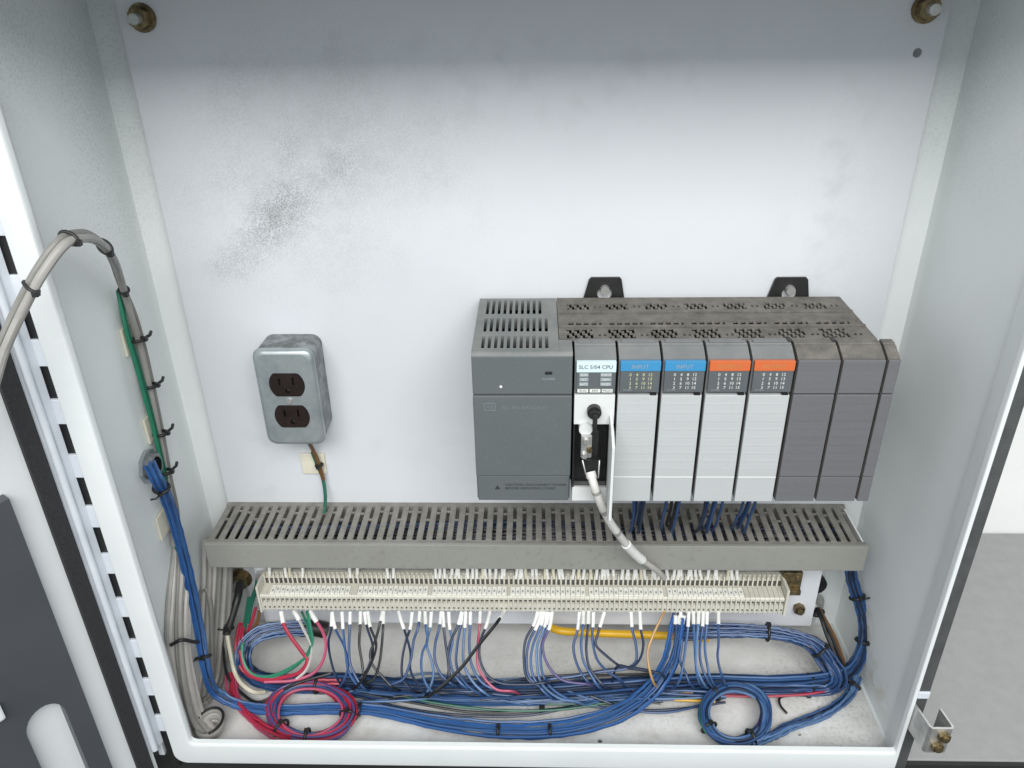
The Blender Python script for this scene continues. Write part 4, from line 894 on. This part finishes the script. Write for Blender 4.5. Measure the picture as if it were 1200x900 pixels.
gw = thing('green_wire', 'green wires tied to the grey cable down the left wall', 'wire', aX(212, 650, -.355))
for k, col in enumerate(('green', 'dgreen')):
    bm = B(); tube(bm, smooth_path(pts((138+k*2, 340, 'X', -.358), (147+k*3, 385, 'X', -.357), (157+k*4, 420, 'X', -.356), (168+k*4, 460, 'X', -.355), (179+k*3, 500, 'X', -.355), (188+k*3, 540, 'X', -.355), (196+k*3, 580, 'X', -.357), (203+k*3, 620, 'X', -.358), (209+k*2, 655, 'X', -.358)), 6), (.0018 if k == 0 else .0014), 8); part('strand', bm, col, gw, True)
for i, (u, v, lab) in enumerate(((161, 398, 'upper'), (176, 452, 'middle'), (188, 508, 'lower'), (193, 553, 'lowest'))):
    p = aX(u, v, -.354); bm = B(); torus_tie(bm, p, (.03, -.1, -1), .0058, .0062, (1, 0, 0), .0016)
    tube(bm, [p+Vector((.005, .002, 0)), p+Vector((.007, .010, 0)), p+Vector((.006, .015, .001))], .0015, 6)
    part('cable_tie', bm, 'black', gw)
for i, (u, v, lab) in enumerate(((150, 396, 'cream adhesive pad behind the green wire, high on the left wall'), (176, 499, 'cream adhesive pad just above the metal wall connector'), (190, 612, 'cream adhesive pad behind the blue bundle below the metal connector'))):
    p = aX(u, v, XL); bm = B(); box(bm, XL+.0002, XL+.003, p.y-.0125, p.y+.0125, p.z-.013, p.z+.013, .001); solo('cable_pad', bm, 'pad', lab, 'cable pad', 'sticky cable pads')
gc = thing('grey_cables', 'hank of light grey cables tied together in the lower left corner', 'cable bundle', aZ(235, 855, FLOOR))
GP = [((206, 610, -.360), (205, 650, -.360), (202, 700, -.358), (200, 745, -.357), (204, 792, -.356), (214, 834, -.354)), ((208, 612, -.359), (210, 655, -.357), (208, 705, -.355), (207, 745, -.354), (211, 792, -.352), (223, 838, -.350)), ((209, 620, -.359), (216, 665, -.354), (214, 710, -.353), (214, 755, -.352), (219, 802, -.349), (231, 842, -.346)), ((212, 640, -.358), (222, 680, -.353), (221, 720, -.351), (220, 755, -.350), (228, 802, -.346), (239, 840, -.342))]
GP += [((207, 614, -.361), (203, 655, -.361), (198, 705, -.360), (197, 750, -.359), (202, 800, -.357), (211, 838, -.356)), ((211, 625, -.357), (213, 668, -.3525), (211, 708, -.351), (211, 750, -.350), (215, 798, -.348), (227, 846, -.345)), ((214, 630, -.356), (219, 672, -.352), (217, 716, -.350), (217, 760, -.349), (224, 806, -.346), (236, 846, -.343))]
GQ = [((246, 630, .668), (246, 675, .650), (244, 715, .635), (242, 765, .615), (240, 815, .596), (241, 848, .580)), ((253, 630, .668), (251, 680, .652), (248, 730, .634), (246, 785, .612), (245, 830, .59), (249, 852, .578)), ((260, 630, .668), (257, 680, .652), (254, 730, .632), (250, 785, .61), (247, 828, .59), (246, 846, .582)), ((266, 635, .668), (263, 690, .650), (259, 745, .628), (254, 795, .606), (250, 832, .588), (252, 848, .58)), ((240, 632, .668), (239, 690, .645), (237, 740, .626), (236, 790, .606), (237, 832, .588), (243, 852, .576)), ((270, 640, .668), (269, 700, .648), (265, 755, .624), (259, 800, .604), (255, 830, .59), (250, 850, .58))]
for k, path in enumerate(GQ):
    P = [floor_z(p, .004) for p in pts(*[(u, v, 'Y', y) for u, v, y in path])]
    bm = B(); tube(bm, smooth_path(P, 6), .0028, 8); part('cable_run', bm, ('grey', 'lgrey', 'grey2')[k % 3], gc, True)
for k, path in enumerate(GP):
    P = pts(*[(u, v, 'X', x) for u, v, x in path]); P = [floor_z(p, .004) for p in P]
    P.append(aZ(path[-1][0]+14, min(866, path[-1][1]+17), FLOOR+.006))
    bm = B(); tube(bm, smooth_path(P, 6), .0030, 8); part('cable_run', bm, 'grey' if k % 3 else 'lgrey', gc, True)
bm = B(); tube(bm, smooth_path(pts((228, 780, 'Y', .605), (228, 730, 'Y', .625), (233, 700, 'Y', .64), (241, 690, 'Y', .645), (246, 706, 'Y', .638), (248, 750, 'Y', .622), (249, 795, 'Y', .604))), .0030, 8); part('cable_run', bm, 'grey2', gc, True)
bm = B(); tube(bm, smooth_path(pts((200, 756, 'X', -.352), (212, 750, 'X', -.341), (226, 752, 'X', -.336), (236, 752, 'Y', .600))), .0018, 6); part('cable_tie', bm, 'black', gc)
p0 = aZ(247, 850, FLOOR+.012)
for k in range(4):
    bm = B(); tube(bm, [p0+Vector(((.009+.0012*k)*math.cos(t), (.011+.0015*k)*math.sin(t), -.006+.003*k)) for t in [2*math.pi*i/20 for i in range(20)]], .0026, 7, closed=True); part('cable_loop', bm, 'grey' if k % 2 else 'lgrey', gc, True)
bm = B(); tube(bm, [p0+Vector((.013*math.cos(t), .016*math.sin(t), .007)) for t in [math.radians(-70+i*16) for i in range(16)]], .0014, 6); part('cable_tie', bm, 'black', gc)
